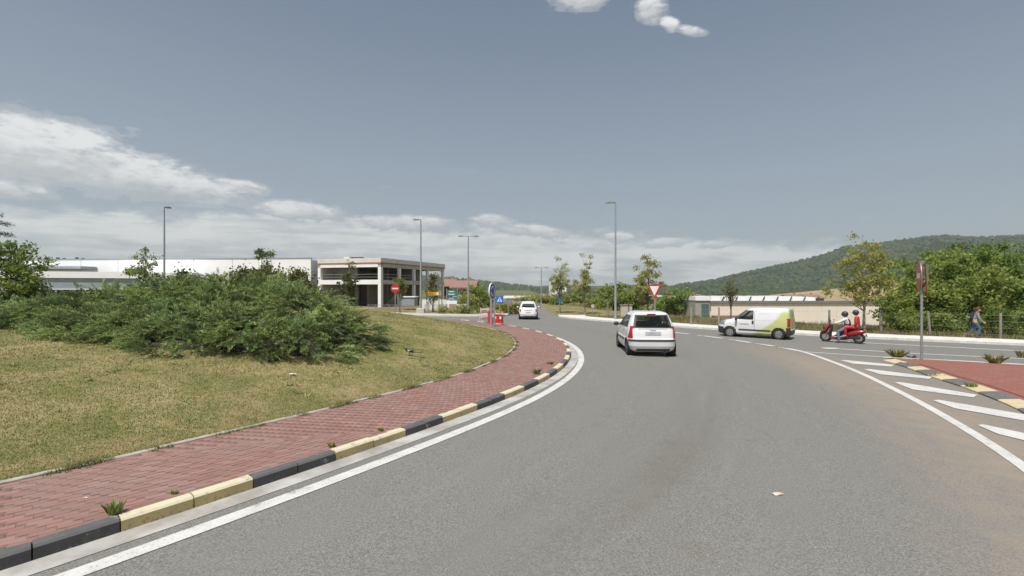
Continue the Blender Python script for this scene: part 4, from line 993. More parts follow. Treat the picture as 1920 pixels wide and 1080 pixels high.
# ================================================================ street furniture
def lamp(label, px, Yd, ytop, double=False, arm=-1, base=None, thick=1.0, plinth=False, head_dir=0):
    b = gp(px, Yd) if base is None else base
    h = CAM_H-(ytop-538)/960*Yd-b.z
    root = thing('street_lamp', label, 'street lamp', b, head_dir, 'street lamps')
    t = thick; MB().tube([(0,0,-.1),(0,0,h*.12),(0,0,h)], [.105*t,.095*t,.055*t], 12).build('pole', POLE, root)
    MB().box((0, 0, .03), (.42, .42, .06), bev=.01).build('base_plate', GALV, root)
    MB().box((0, -.1*t, .7), (.10, .02, .32)).build('access_door', GALV, root)
    if plinth: MB().box((0, 0, .18), (.8, .8, .5), bev=.03).build('plinth', CONC_L, root)
    for s in ((-1, 1) if double else (arm,)):
        L = .62 if double else .22
        a = MB().tube([(0,0,h-.12),(s*.06,0,h),(s*L,0,h+.02)], [.04,.04,.035], 8).build('arm', DKMETAL if not double else POLE, root)
        mb = MB(); c0 = s*L
        mb.add([(c0-.02*s, y*w, h+z) for w, z in ((.06,-.05),(.07,.06)) for y in (-1,1)]+[(c0+s*.34, y*w, h+z) for w, z in ((.15,-.04),(.15,.10)) for y in (-1,1)]+[(c0+s*.62, y*w, h+z) for w, z in ((.09,.0),(.08,.06)) for y in (-1,1)],
               [(0,2,3,1),(0,4,6,2),(1,3,7,5),(2,6,7,3),(0,1,5,4),(4,8,10,6),(5,7,11,9),(6,10,11,7),(4,5,9,8),(8,9,11,10)], None); hd = mb.build('lamp_head', pm('lamp_housing', (.34,.34,.33), (.25,.25,.25), 6, .5), root)
        MB().box((c0+s*.33, 0, h-.055), (.34, .2, .03)).build('diffuser', pm('lamp_diffuser', (.55,.52,.45), None, 6, .3), hd)
    return root
lamp('tall single lamp post on the pavement behind the white hatchback', 1154, 41.8, 376, arm=-1)
lamp('single lamp post in front of the concrete frame building', 789, 52, 408, arm=-1, plinth=True, thick=1.15)
lamp('double headed lamp post left of the blue roundabout sign', 878, 60, 439, double=True, thick=1.2)
lamp('lone lamp post rising behind the junipers', 308, 46, 384, arm=1, head_dir=R(87), thick=1.1)
lamp('far double headed lamp post beside the thin street trees', 1015, 90, 498, double=True, thick=1.2)
lamp('distant lamp post between the two thin street trees', 1077, 115, 530, arm=1, thick=1.2)

def face(poly, d, m, mb, M): mb.prism(poly, d, d+.006, m, M)
def circ(r, n=36, sx=1): return [(math.cos(2*math.pi*i/n)*r*sx, math.sin(2*math.pi*i/n)*r) for i in range(n)]
def ringpoly(mb, r0, r1, d, m, M, n=36):
    vs = []; 
    for i in range(n):
        a = 2*math.pi*i/n
        for r in (r0, r1): 
            for z in (d, d+.006): vs.append(M@Vector((math.cos(a)*r, math.sin(a)*r, z)))
    fs = []
    for i in range(n): j = (i+1) % n; fs += [(4*i+1, 4*i+3, 4*j+3, 4*j+1), (4*i+2, 4*j+2, 4*j+3, 4*i+3), (4*i, 4*i+1, 4*j+1, 4*j)]
    mb.add(vs, fs, m)
def signM(z, yaw, tilt=0, roll=0, off=.05):
    """plate frame: local x right, y up, z out of the face; yaw 0 faces -Y (the camera side)"""
    return Matrix.Translation((0, 0, z))@Matrix.Rotation(yaw, 4, 'Z')@Matrix.Rotation(R(90), 4, 'X')@Matrix.Rotation(roll, 4, 'Z')@Matrix.Translation((0, 0, off))
SB = pm('sign_back_grey', (.30,.31,.32), None, 5, .5, metal=.4)
def sign_pole(root, h, r=.038, m=None): return MB().tube([(0,0,-.15),(0,0,h)], r, 10).build('pole', m or GALV, root)
def disc_no_entry(root, z, yaw, r, off=.05):
    M = signM(z, yaw, off=off); p = MB().prism(circ(r), -.02, 0, SB, M).build('sign_plate', None, root)
    mb = MB(); mb.prism(circ(r*.98), .002, .008, RED, M); mb.build('red_face', None, p)
    mb = MB(); mb.prism([(-r*.68,-r*.17),(r*.68,-r*.17),(r*.68,r*.17),(-r*.68,r*.17)], .010, .016, WHITE, M); mb.build('white_bar', None, p); return p
def tri(s): return [(0, -s*.577), (s/2, s*.289), (-s/2, s*.289)]
def give_way(root, z, yaw, s, off=.05, name='sign_plate', roll=0):
    M = signM(z, yaw, off=off, roll=roll); p = MB().prism(tri(s*.97), -.024, -.02, SB, M).prism(tri(s), -.02, 0, RED, M).build(name, None, root)
    MB().prism(tri(s*.985), .002, .008, RED, M).build('red_border', None, p); MB().prism(tri(s*.66), .010, .016, WHITE, M).build('white_field', None, p); return p
# no entry sign behind the lawn
b = gp(741, 44); root = thing('no_entry_sign', 'round red no entry sign with white bar in front of the concrete frame', 'road sign', b); zc = CAM_H+1/960*44-b.z
sign_pole(root, zc+.2); disc_no_entry(root, zc, R(8), .37)
# blue roundabout sign on the island's far edge, face turned to the right
p = G(921, 607, 2.36); p.z += .15; root = thing('roundabout_sign', 'tall round blue sign with white arrows at the far edge of the island', 'road sign', p); zc = CAM_H-(542-538)/960*p.y-p.z
MB().tube([(0,.06,-.2),(0,.06,zc+.3)], .075, 12).build('pole', POLE, root)
yw = R(71); M = signM(zc, yw, off=.10); rr = .54
pl = MB().prism(circ(rr), -.07, 0, WHITE, M).build('sign_plate', None, root); MB().prism(circ(rr*.90), .002, .008, BLUE, M).build('blue_face', None, pl)
for k in range(3):
    a0 = R(90+120*k); mb = MB(); pts = []
    for i in range(9): a = a0+R(75)*i/8; pts.append((math.cos(a)*rr*.62, math.sin(a)*rr*.62))
    for i in range(9): a = a0+R(75)*(8-i)/8; pts.append((math.cos(a)*rr*.46, math.sin(a)*rr*.46))
    mb.prism(pts, .010, .015, WHITE, M)
    a = a0; t = (math.sin(a), -math.cos(a)); c = (math.cos(a)*rr*.54, math.sin(a)*rr*.54); n_ = (math.cos(a), math.sin(a))
    mb.prism([(c[0]-n_[0]*rr*.2, c[1]-n_[1]*rr*.2), (c[0]+t[0]*rr*.3, c[1]+t[1]*rr*.3), (c[0]+n_[0]*rr*.2, c[1]+n_[1]*rr*.2)][::-1], .0155, .018, WHITE, M); mb.build('white_arrow', None, pl)
p = G(927, 609, 2.36); p.z += .15; root = thing('post', 'bare grey steel post right of the blue roundabout sign', 'post', p); hh = CAM_H-(558-538)/960*p.y-p.z; sign_pole(root, hh, .06); MB().tube([(0,0,hh),(0,0,hh+.03)], .068, 10).build('cap', GALV, root)
# plastic barriers beside the sign
def barrier(label, px, py, w, h, yaw, n):
    p = G(px, py, 2.4); p.z += .12; root = thing('plastic_barrier', label, 'barrier', p, yaw, 'red and white barriers at the island tip')
    mb = MB(); prof = [(-w/2,0),(w/2,0),(w/2,.12),(w/2-.03,.16),(w/2-.03,h-.1),(w/2-.09,h),(-w/2+.09,h),(-w/2+.03,h-.1),(-w/2+.03,.16),(-w/2,.12)]
    M = Matrix.Rotation(R(90), 4, 'X'); mb.prism(prof, -.16, .16, RED, M); mb.build('body', None, root)
    for i in range(n): MB().box((-w/2+.12+i*(w-.24)/max(1, n-1), -.165, h*.62), (.13, .01, h*.3)).build('white_panel', WHITE, root)
    MB().box((0, 0, .03), (w*1.05, .42, .06), bev=.02).build('foot', RED, root)
barrier('upright red and white plastic barrier under the blue roundabout sign', 921, 604, .42, .95, R(25), 2)
barrier('lower red barrier standing right of the bare post', 935, 602, .62, .6, R(-20), 2)
p = G(908, 602, 2.4); p.z += .12
root = thing('barricade', 'white slatted folding barricade with red stripes left of the plastic barrier', 'barricade', p, R(30))
for s in (-1, 1):
    for sd in (-1, 1): MB().tube([(s*.28, sd*.25, 0), (s*.28, 0, 1.05)], .02, 6).build('leg', WHITE, root)
for i, z in enumerate((.3,.52,.74,.96)): MB().box((0, -.25*(1-z/1.05)-.02, z), (.66, .02, .11)).build('slat', WHITE if i % 2 else pm('faded_red', (.45,.12,.12), (.6,.3,.3), 5, .6), root)
# crossing sign
b = gp(937, 46); root = thing('crossing_sign', 'small square blue pedestrian crossing sign left of the far car', 'road sign', b); zc = CAM_H-(557.5-538)/960*46-b.z
sign_pole(root, zc+.3); M = signM(zc, R(-4)); s = .33
pl = MB().prism([(-s,-s),(s,-s),(s,s),(-s,s)], -.02, 0, SB, M).build('sign_plate', None, root); MB().prism([(-s*.98,-s*.98),(s*.98,-s*.98),(s*.98,s*.98),(-s*.98,s*.98)], .002, .006, SIGNBLUE, M).build('blue_face', None, pl)
MB().prism([(-s*.72,-s*.6),(s*.72,-s*.6),(0,s*.72)], .008, .012, WHITE, M).build('white_triangle', None, pl)
mb = MB(); mb.prism([(-.045,-.1),(.0,-.12),(.05,-.1),(.03,.08),(-.03,.08)], .014, .017, PLASTIC, M); mb.prism(circ(.03, 10), .014, .017, PLASTIC, M@Matrix.Translation((0,.115,0))); mb.prism([(-.05,-.1),(-.1,-.19),(-.07,-.19),(-.01,-.11)], .014, .017, PLASTIC, M); mb.prism([(.05,-.1),(.01,-.11),(.06,-.19),(.1,-.19)], .014, .017, PLASTIC, M); mb.build('walking_figure', None, pl)
b = gp(953, 47.5); root = thing('sign_back', 'grey back of a road sign between crossing sign and far car', 'road sign', b); zc = CAM_H-(562-538)/960*47.5-b.z
sign_pole(root, zc+.25); MB().prism([(-.34,-.22),(.34,-.22),(.34,.24),(-.34,.24)], -.02, 0, SB, signM(zc, R(5))).build('sign_plate', None, root)
# give way by the pavement behind the car
b = gp(1228, 39.2); b.z = gz(b.x)+.15; root = thing('give_way_sign', 'red bordered white give way triangle above the hatchback roof', 'road sign', b); zc = CAM_H-(538.5-538)/960*39.2-b.z
sign_pole(root, zc+.1, .05); give_way(root, zc, R(-50), 1.28)
# pair of signs on the splitter island
b = G(1728, 676); b.z = gz(b.x)+.1; root = thing('double_sign_post', 'post with no entry disc and give way triangle seen nearly edge on', 'road sign', b); zc = CAM_H-(513-538)/960*b.y-b.z
sign_pole(root, zc+.55, .042); disc_no_entry(root, zc, R(-121), .54, .08); give_way(root, zc+.06, R(-133), 1.30, -.14, 'give_way_plate')
# blue plate and small round sign further up the road
b = gp(1049, 55); root = thing('blue_plate_sign', 'small blue plate sign on a post at the foot of the thin street tree', 'road sign', b); zc = CAM_H-(559-538)/960*55-b.z; sign_pole(root, zc+.15, .05); MB().prism([(-.36,-.13),(.36,-.13),(.36,.14),(-.36,.14)], -.02, .002, SIGNBLUE, signM(zc, R(6))).build('sign_plate', None, root)
b = gp(1111, 50); root = thing('round_sign_back', 'small pale round sign on a thin post right of the slim street tree', 'road sign', b); zc = CAM_H-(570-538)/960*50-b.z; sign_pole(root, zc+.1, .03); MB().prism(circ(.19), -.02, .002, pm('pale_sign', (.62,.62,.62), None, 3, .5), signM(zc, R(20))).build('sign_plate', None, root)
b = gp(1008, 49); root = thing('sign_back', 'small grey sign back just right of the far white car', 'road sign', b); zc = CAM_H-(570-538)/960*49-b.z; sign_pole(root, zc+.15, .03); MB().prism([(-.3,-.2),(.3,-.2),(.3,.2),(-.3,.2)], -.02, .002, SB, signM(zc, R(4))).build('sign_plate', None, root)
# direction boards by the far pavement
YLW = pm('sign_yellow', (.62,.33,.02), (.56,.29,.02), 3, .5); TEAL = pm('sign_teal', (.03,.17,.15), (.04,.20,.18), 3, .5); SBL = pm('board_blue', (.05,.20,.42), None, 3, .5); LBL = pm('board_pale_blue', (.35,.45,.55), None, 3, .5)
def board(label, px, Yd, w, items, posts, name='direction_sign'):
    b = gp(px, Yd); root = thing(name, label, 'sign board', b); 
    for x in posts: MB().tube([(x,0,-.2),(x,0,max(zz for *_, zz in items)-b.z+.15 if items else 2.5)], .05, 8).build('post', POLE, root)
    for nm, x0, x1, z0, z1, m, zz in items:
        pl = MB().box(((x0+x1)/2, -.08, (z0+z1)/2-b.z), (x1-x0, .03, z1-z0)).build(nm, m, root)
        if m in (TEAL, YLW, SBL):
            for i in range(2):
                yy = z0+(z1-z0)*(.3+.4*i)-b.z; MB().box(((x0+x1)/2-.05*(x1-x0), -.0975, yy), ((x1-x0)*(.62-.12*i), .004, (z1-z0)*.13)).build('lettering_bar', WHITE if m is not YLW else PLASTIC, pl)
def zz(py, Yd): return CAM_H-(py-538)/960*Yd
Yb = 53; board('yellow direction board with white end panel on two grey posts', 812, Yb, 1.5, [('yellow_panel', -.7, .35, zz(550,Yb), zz(543.5,Yb), YLW, zz(543,Yb)), ('white_panel', .37, .58, zz(549.5,Yb), zz(544,Yb), WHITE, 0), ('yellow_end', .60, .78, zz(550,Yb), zz(543.5,Yb), YLW, 0)], (-.45, .6))
Yb = 54; board('green and blue information boards stacked between posts', 848, Yb, 1.5, [('green_panel', -.55, .5, zz(551.5,Yb), zz(539,Yb), TEAL, zz(539,Yb)), ('blue_panel', -.55, .5, zz(558.5,Yb), zz(553.5,Yb), SBL, 0), ('white_panel', -.62, .5, zz(566,Yb), zz(559.5,Yb), PANELW, 0)], (-.6, .55))
Yb = 50.5; board('white and blue low board right of the green information boards', 867, Yb, 1.4, [('white_panel', -.55, .42, zz(571,Yb), zz(566.5,Yb), PANELW, zz(566,Yb)), ('blue_panel', -.5, -.1, zz(577,Yb), zz(572.5,Yb), SBL, 0), ('orange_panel', -.08, .15, zz(576,Yb), zz(573,Yb), pm('orange', (.5,.13,.04), None, 3, .5), 0)], (-.5, .35))
# grey railings in front of the concrete frame
def railing(label, px0, px1, Yd, ytop, n, group):
    a, b = gp(px0, Yd), gp(px1, Yd); h = CAM_H-(ytop-538)/960*Yd-a.z; root = thing('railing', label, 'fence', a, 0, group); W_ = b.x-a.x
    for i in range(n+1): MB().box((W_*i/n, 0, h/2-.1), (.06, .06, h+.2)).build('post', GALV, root)
    for z in (.18, h-.04): MB().box((W_/2, 0, z), (W_, .035, .04)).build('rail', GALV, root)
    k = int(W_/.14); mb = MB()
    for i in range(k): mb.box((.07+i*.14, 0, h/2+.07), (.018, .018, h-.26))
    o = mb.build('bars', GALV, root); o['kind'] = 'stuff'
railing('grey metal railing at the foot of the frame building', 690, 770, 57, 567, 6, 'railings by the frame building')
railing('grey metal railing right of the lamp post under yellow sign', 797, 838, 55, 567, 3, 'railings by the frame building')
b = gp(818, 58); root = thing('hoarding', 'white panel fence behind the railing under the yellow sign', 'fence', b)
for i in range(4): MB().box((-1.5+i*.85, .2*(i % 2), .55), (.78, .05, 1.3)).build('panel', WHITE, root)
b = gp(765, 58); root = thing('site_hut', 'grey low container roof behind the railing and no entry sign', 'container', b)
MB().box((0, 1, .9), (1.5, 2, 1.0), bev=.05).build('body', PANELG, root); MB().box((0, 1, 1.45), (1.7, 2.2, .12), bev=.02).build('roof', WHITE, root)
# wire fence along the verge on the right
def wire_fence():
    spec = [(1296,36.5,572,0,'post'), (1348,35.5,572,0,''), (1555,34.0,577,0,''), (1652,33.0,578,0,''), (1745,30.6,580,-.16,''), (1876,28.6,583,0,''), (1990,27.0,586,0,'')]
    b0 = gp(*spec[0][:2]); root = thing('wire_fence', 'thin wire fence on grey wooden posts behind the far pavement', 'fence', b0)
    WOOD = pm('weathered_post', (.30,.27,.22), (.22,.195,.16), 9, .95, .4); tops = []
    for px, Yd, yt, ln, _ in spec:
        p = gp(px, Yd); h = CAM_H-(yt-538)/960*Yd-p.z; q = p-b0; e = q+Vector((ln, 0, h)); MB().tube([q-Vector((0,0,.3)), e], [.075, .065], 8).build('post', WOOD, root); tops.append((q, e))
    for (a, b), (c, d) in zip(tops, tops[1:]):
        for f in (.2,.45,.7,.92):
            p, q = a.lerp(b, f), c.lerp(d, f); MB().tube([p, p.lerp(q, .5)-Vector((0,0,.05)), q], .0035, 4, caps=False).build('wire', GALV, root)
wire_fence()
for i, (px, Yd, hh, lb) in enumerate([(1140,46,1.5,'thin grey stake left of the tall lamp post'), (1246,44,1.6,'thin pale stake right of the give way triangle')]):
    root = thing('stake', lb, 'stake', gp(px, Yd)); MB().tube([(0,0,-.2),(0,0,hh)], [.05,.04], 7).build('shaft', WALLB, root); MB().tube([(0,0,hh),(0,0,hh+.04)], [.045,.02], 7).build('tip', WALLB, root)
b = gp(1174, 46); root = thing('utility_box', 'pale utility cabinet with brown lid beside the white hatchback', 'cabinet', b)
MB().box((0, 0, .55), (1.0, .5, 1.2), bev=.03).build('body', pm('cream_cabinet', (.55,.50,.42), (.48,.43,.36), 3, .7), root); MB().box((0, 0, 1.2), (1.1, .6, .1), bev=.02).build('lid', WALLB, root)
# ================================================================ vehicles
def paintmat(name, c, c2=None):
    m, n, b = mnew(name); co = coords(n); f = nnoise(n, co, 1.6, 5, .6); z = n.nodes.new('ShaderNodeSeparateXYZ'); n.links.new(co, z.inputs[0])
    col = nmix(n, f.step(.3, .8)*.25, c, c2 or tuple(v*.86 for v in c))
    low = (NX(n, z.outputs[2])*-1+.55+(f-.5)*.5).step(0, .4)*.28                # road dust on the sills
    col = nmix(n, low, col, (.42,.38,.32)); n.links.new(col, b.inputs['Base Color'])
    b.inputs['Roughness'].default_value = .32; b.inputs['Coat Weight'].default_value = .6; b.inputs['Coat Roughness'].default_value = .08; return m
CARW = paintmat('white_car_paint', (.72,.72,.715)); INTER = pm('car_interior', (.09,.09,.092), (.13,.13,.13), 4, .9); LINER = pm('arch_liner', (.018,.018,.018), None, 4, .95)
LRED = pm('red_lens', (.42,.012,.015), (.33,.008,.012), 8, .15, coat=.5); PLATE = pm('blurred_plate', (.30,.28,.33), (.42,.41,.44), 6, .5); SILV = pm('wheel_silver', (.50,.50,.50), (.38,.38,.38), 14, .35, metal=.7)
class Body:
    def __init__(s, lev, nr=8, nf=4): s.lv = sorted(lev); s.nr, s.nf = nr, nf; s.zs = [l[0] for l in s.lv]
    def at(s, z, inset=0):
        a = [np.interp(z, s.zs, [l[k] for l in s.lv]) for k in (1, 2, 3)]; return a[0]+inset, a[1]-inset, a[2]-inset
    def y(s, x, z):
        xr, xf, w = s.at(z); c, a = (xr+xf)/2, (xf-xr)/2; n = s.nf if x > c else s.nr; return w*max(0, 1-abs((x-c)/a)**n)**(1/n)
    def xr(s, y, z):
        r, f, w = s.at(z); c, a = (r+f)/2, (f-r)/2; return c-a*max(0, 1-abs(y/w)**s.nr)**(1/s.nr)
    def xf(s, y, z):
        r, f, w = s.at(z); c, a = (r+f)/2, (f-r)/2; return c+a*max(0, 1-abs(y/w)**s.nf)**(1/s.nf)
    def ring(s, z, M, inset=0):
        r, f, w = s.at(z, inset); c, a = (r+f)/2, (f-r)/2; P = []
        for i in range(480):
            q = 2*math.pi*i/480; co, si = math.cos(q), math.sin(q); n = s.nf if co > 0 else s.nr
            P.append((c+a*math.copysign(abs(co)**(2/n), co), w*math.copysign(abs(si)**(2/n), si)))
        P = np.array(P+[P[0]]); L = np.concatenate([[0], np.cumsum(np.linalg.norm(np.diff(P, axis=0), axis=1))]); t = np.linspace(0, L[-1], M, endpoint=False)
        return np.stack([np.interp(t, L, P[:, 0]), np.interp(t, L, P[:, 1])], 1)
    def shell(s, hole, nz=52, M=150, inset=0):
        mb = MB(); z0, z1 = s.zs[0], s.zs[-1]; zz_ = np.unique(np.concatenate([np.linspace(z0, z1, nz), np.array(s.zs)]))
        if inset: zz_ = np.clip(zz_, z0+inset, z1-inset)
        vs = []
        for z in zz_: vs += [(x, y, z) for x, y in s.ring(z, M, inset)]
        fs = []
        for k in range(len(zz_)-1):
            for i in range(M):
                j = (i+1) % M; f = (k*M+i, k*M+j, k*M+M+j, k*M+M+i); c = [sum(vs[q][d] for q in f)/4 for d in range(3)]
                if not hole(*c): fs.append(f)
        fs.append(tuple(range((len(zz_)-1)*M, len(zz_)*M))); fs.append(tuple(range(M-1, -1, -1)))
        mb.add(vs, fs, None, True); return mb
    def pt(s, face, a, z, off):
        e = 1e-3
        if face in 'LR':
            sg = 1 if face == 'L' else -1; f = lambda a, z: Vector((a, sg*s.y(a, z), z))
        elif face == 'B': f = lambda a, z: Vector((s.xr(a, z), a, z))
        else: f = lambda a, z: Vector((s.xf(a, z), a, z))
        p = f(a, z); n = (f(a+e, z)-p).cross(f(a, z+e)-p)
        if n.length < 1e-12: n = Vector((0, 0, 1))
        n.normalize(); out = Vector({'L': (0,1,0), 'R': (0,-1,0), 'B': (-1,0,0), 'F': (1,0,0)}[face])
        if n.dot(out) < 0: n = -n
        return p+n*off
    def patch(s, face, q, off=.006, nx=10, nz=8, u0=0, u1=1, v0=0, v1=1):
        """q: four (a, z) corners: bottom start, bottom end, top end, top start"""
        mb = MB(); vs = []
        for j in range(nz+1):
            for i in range(nx+1):
                u, v = u0+(u1-u0)*i/nx, v0+(v1-v0)*j/nz
                b = [(1-u)*q[0][k]+u*q[1][k] for k in (0, 1)]; t = [(1-u)*q[3][k]+u*q[2][k] for k in (0, 1)]
                vs.append(s.pt(face, b[0]*(1-v)+t[0]*v, b[1]*(1-v)+t[1]*v, off))
        fs = [(j*(nx+1)+i, j*(nx+1)+i+1, (j+1)*(nx+1)+i+1, (j+1)*(nx+1)+i) for j in range(nz) for i in range(nx)]
        mb.add(vs, fs, None, True); return mb
def inquad(q, a, z, m=.0):
    c = (sum(p[0] for p in q)/4, sum(p[1] for p in q)/4); sgn = None
    Q = [(c[0]+(p[0]-c[0])*(1-m), c[1]+(p[1]-c[1])*(1-m)) for p in q]
    for i in range(4):
        x0, z0 = Q[i]; x1, z1 = Q[(i+1) % 4]; d = (x1-x0)*(z-z0)-(z1-z0)*(a-x0)
        if sgn is None: sgn = d > 0
        elif (d > 0) != sgn: return False
    return True
def wheel(root, x, y, r, w, side, rimm=SILV, name='wheel', spokes=5):
    """wheel thing-part: tyre with sub-parts rim, cover spokes"""
    ax = (0, side, 0); t = MB().lathe([(r*.62,-w/2),(r*.93,-w/2),(r,-w*.36),(r,w*.36),(r*.93,w/2),(r*.64,w/2),(r*.6,w*.30)], (x, y, r), ax, 28).build(name, RUBBER, root)
    MB().lathe([(r*.63,w*.32),(r*.60,w*.46),(r*.5,w*.42),(r*.2,w*.44),(0.001,w*.48)], (x, y, r), ax, 24).build('rim', rimm, t)
    mb = MB()
    for k in range(spokes):
        a = 2*math.pi*k/spokes; c = Vector((x+math.cos(a)*r*.36, y+side*w*.46, r+math.sin(a)*r*.36)); mb.box(c, (r*.30, w*.06, r*.10), M=Matrix.Rotation(-a, 3, 'Y'))
    mb.build('rim_openings', LINER, t); return t
def car(root, B, paint, windows, wheels, extra_hole=None, interior=True, wheel_r=.29, arch=.35, rimm=SILV, nz=52, M=150):
    def hole(x, y, z):
        xr, xf, w = B.at(z)
        for wx in wheels:
            if (x-wx)**2+(z-wheel_r)**2 < arch**2 and abs(y) > w-.22: return True
        for nm, face, q in windows:
            if face == 'L' and y > w*.72 and inquad(q, x, z, .08): return True
            if face == 'R' and y < -w*.72 and inquad(q, x, z, .08): return True
            if face == 'B' and x < xr+.22 and inquad(q, y, z, .08): return True
            if face == 'F' and x > xf-.45 and inquad(q, y, z, .08): return True
        return False
    B.shell(hole, nz, M).build('body', paint, root)
    if interior:
        B.shell(hole, 40, 110, .035).build('interior_lining', INTER, root)
    for nm, face, q in windows:
        p = B.patch(face, q, .004, u0=.035, u1=.965, v0=.06, v1=.94).build(nm, GLASS, root)
        mb = MB()
        for u0, u1, v0, v1 in ((0,.05,0,1),(.95,1,0,1),(.05,.95,0,.08),(.05,.95,.92,1)):
            t = B.patch(face, q, .006, 8, 4, u0, u1, v0, v1); mb.add(t.v, t.f, None, True)
        mb.build('window_seal', PLASTIC, p)
    xr, xf, w = B.at(.35)
    MB().box(((xr+xf)/2, 0, .33), (xf-xr-.5, 2*w-.5, .3)).build('underbody', LINER, root)
    for wx in wheels:
        for sd in (-1, 1):
            MB().lathe([(arch+.004, -.22), (arch+.004, .0)], (wx, sd*(w-.012), wheel_r), (0, sd, 0), 28).build('wheel_arch', LINER, root)
            MB().lathe([(arch+.004, -.22), (.02, -.225)], (wx, sd*(w-.012), wheel_r), (0, sd, 0), 20).build('arch_liner', LINER, root)
            wheel(root, wx, sd*(w-.105), wheel_r, .19, sd, rimm)
# ---- white five door hatchback (rear three quarter view)
def hatchback():
    g = G(1228, 667); hd = math.atan2(1.0, .075)
    root = thing('hatchback_car', 'white five door hatchback seen from behind, driving round the roundabout', 'car', (g.x-.05, g.y, g.z+.02), hd, None, 1.11)
    B = Body([(.17,.16,3.70,.72),(.24,.06,3.80,.79),(.36,.01,3.84,.825),(.50,0,3.85,.832),(.58,.005,3.85,.835),(.62,.05,3.83,.83),(.78,.075,3.72,.832),(.88,.10,3.52,.822),(.96,.13,3.22,.805),(1.02,.16,3.02,.785),(1.15,.23,2.74,.735),(1.28,.31,2.48,.68),(1.38,.38,2.25,.635),(1.44,.43,2.08,.60),(1.48,.50,1.92,.55),(1.505,.62,1.75,.47),(1.52,.85,1.5,.28)], 7, 4)
    rearq = [(.655,.965),(-.655,.965),(-.545,1.41),(.545,1.41)]
    win = [('rear_window','B',rearq), ('windscreen','F',[(-.66,1.02),(.66,1.02),(.54,1.40),(-.54,1.40)])]
    for f in 'LR': win += [('rear_door_window',f,[(.52,.98),(1.28,.97),(1.28,1.37),(.74,1.37)]), ('front_door_window',f,[(1.34,.97),(2.62,.95),(1.98,1.37),(1.34,1.37)])]
    car(root, B, CARW, win, (.62, 3.06), wheel_r=.285, arch=.335)
    for sg in (1, -1):
        q = [(sg*.815,.625),(sg*.665,.625),(sg*.665,1.02),(sg*.725,1.06)]
        l = B.patch('B', [(sg*.80,.63),(sg*.665,.63),(sg*.675,1.03),(sg*.72,1.03)], .014, 6, 8); l.build('tail_light', LRED, root)
        B.patch('L' if sg > 0 else 'R', [(.13,.63),(.27,.63),(.24,1.03),(.20,1.03)], .012, 6, 8).build('tail_light_side', LRED, root)
        m = MB().ell((2.48, sg*.93, .98), (.07,.10,.075), 12, 8).build('door_mirror', PLASTIC, root); MB().tube([(2.5, sg*.80, .95),(2.5, sg*.9, .96)], .025, 6).build('mirror_arm', PLASTIC, m)
        for x in (1.05, 2.05): B.patch('L' if sg > 0 else 'R', [(x-.1,.85),(x+.08,.85),(x+.08,.885),(x-.1,.885)], .016, 3, 2).build('door_handle', PLASTIC, root)
        for x in (.54, 1.32, 2.6): B.patch('L' if sg > 0 else 'R', [(x,.42),(x+.012,.42),(x+.012,.94),(x,.94)], .003, 1, 6).build('door_gap', LINER, root)
        B.patch('L' if sg > 0 else 'R', [(.98,.50),(2.68,.50),(2.68,.555),(.98,.555)], .012, 12, 2).build('side_strip', PLASTIC, root)
    B.patch('B', [(.79,.525),(-.79,.525),(-.79,.585),(.79,.585)], .014, 16, 2).build('bumper_strip', PLASTIC, root)
    for sg in (1,-1): B.patch('L' if sg > 0 else 'R', [(.05,.525),(.3,.525),(.3,.585),(.05,.585)], .014, 4, 2).build('bumper_strip', PLASTIC, root)
    B.patch('B', [(.26,.735),(-.26,.735),(-.26,.845),(.26,.845)], .012, 4, 2).build('number_plate', PLATE, root)
    B.patch('B', [(.62,.925),(-.62,.925),(-.62,.932),(.62,.932)], .004, 8, 1).build('tailgate_gap', LINER, root)
    B.patch('B', [(.10,.885),(-.10,.885),(-.10,.905),(.10,.905)], .014, 3, 1).build('tailgate_badge', SILV, root)
    MB().tube([(.20,.0,1.01),(.26,-.18,1.08),(.30,-.34,1.10)], .012, 6).build('rear_wiper', PLASTIC, root); MB().tube([(.10,-.42,.20),(-.02,-.42,.20)], .04, 10).build('exhaust', DKMETAL, root)
    MB().box((.40, 0, 1.435), (.06, .28, .025)).build('high_brake_light', LRED, root)
    MB().tube([(.9,0,1.515),(.86,0,1.56)], .018, 6).build('aerial_base', PLASTIC, root)
    B.patch('B', [(.55,.20),(-.55,.20),(-.55,.28),(.55,.28)], .008, 8, 2).build('bumper_valance', PLASTIC, root)
    st = MB(); 
    for y in (-.36, .36): st.box((.95, y, .78), (.14, .5, .5), bev=.04); st.box((.98, y, 1.1), (.09, .24, .16), bev=.03); st.box((1.95, y, .82), (.14, .48, .6), bev=.04); st.box((1.98, y, 1.18), (.09, .24, .18), bev=.03)
    st.build('seats', INTER, root); MB().box((.52, 0, .93), (.5, 1.1, .03)).build('parcel_shelf', INTER, root)
    MB().box((.42, .28, .96), (.22, .26, .03)).build('paper_on_shelf', WHITE, root)
hatchback()
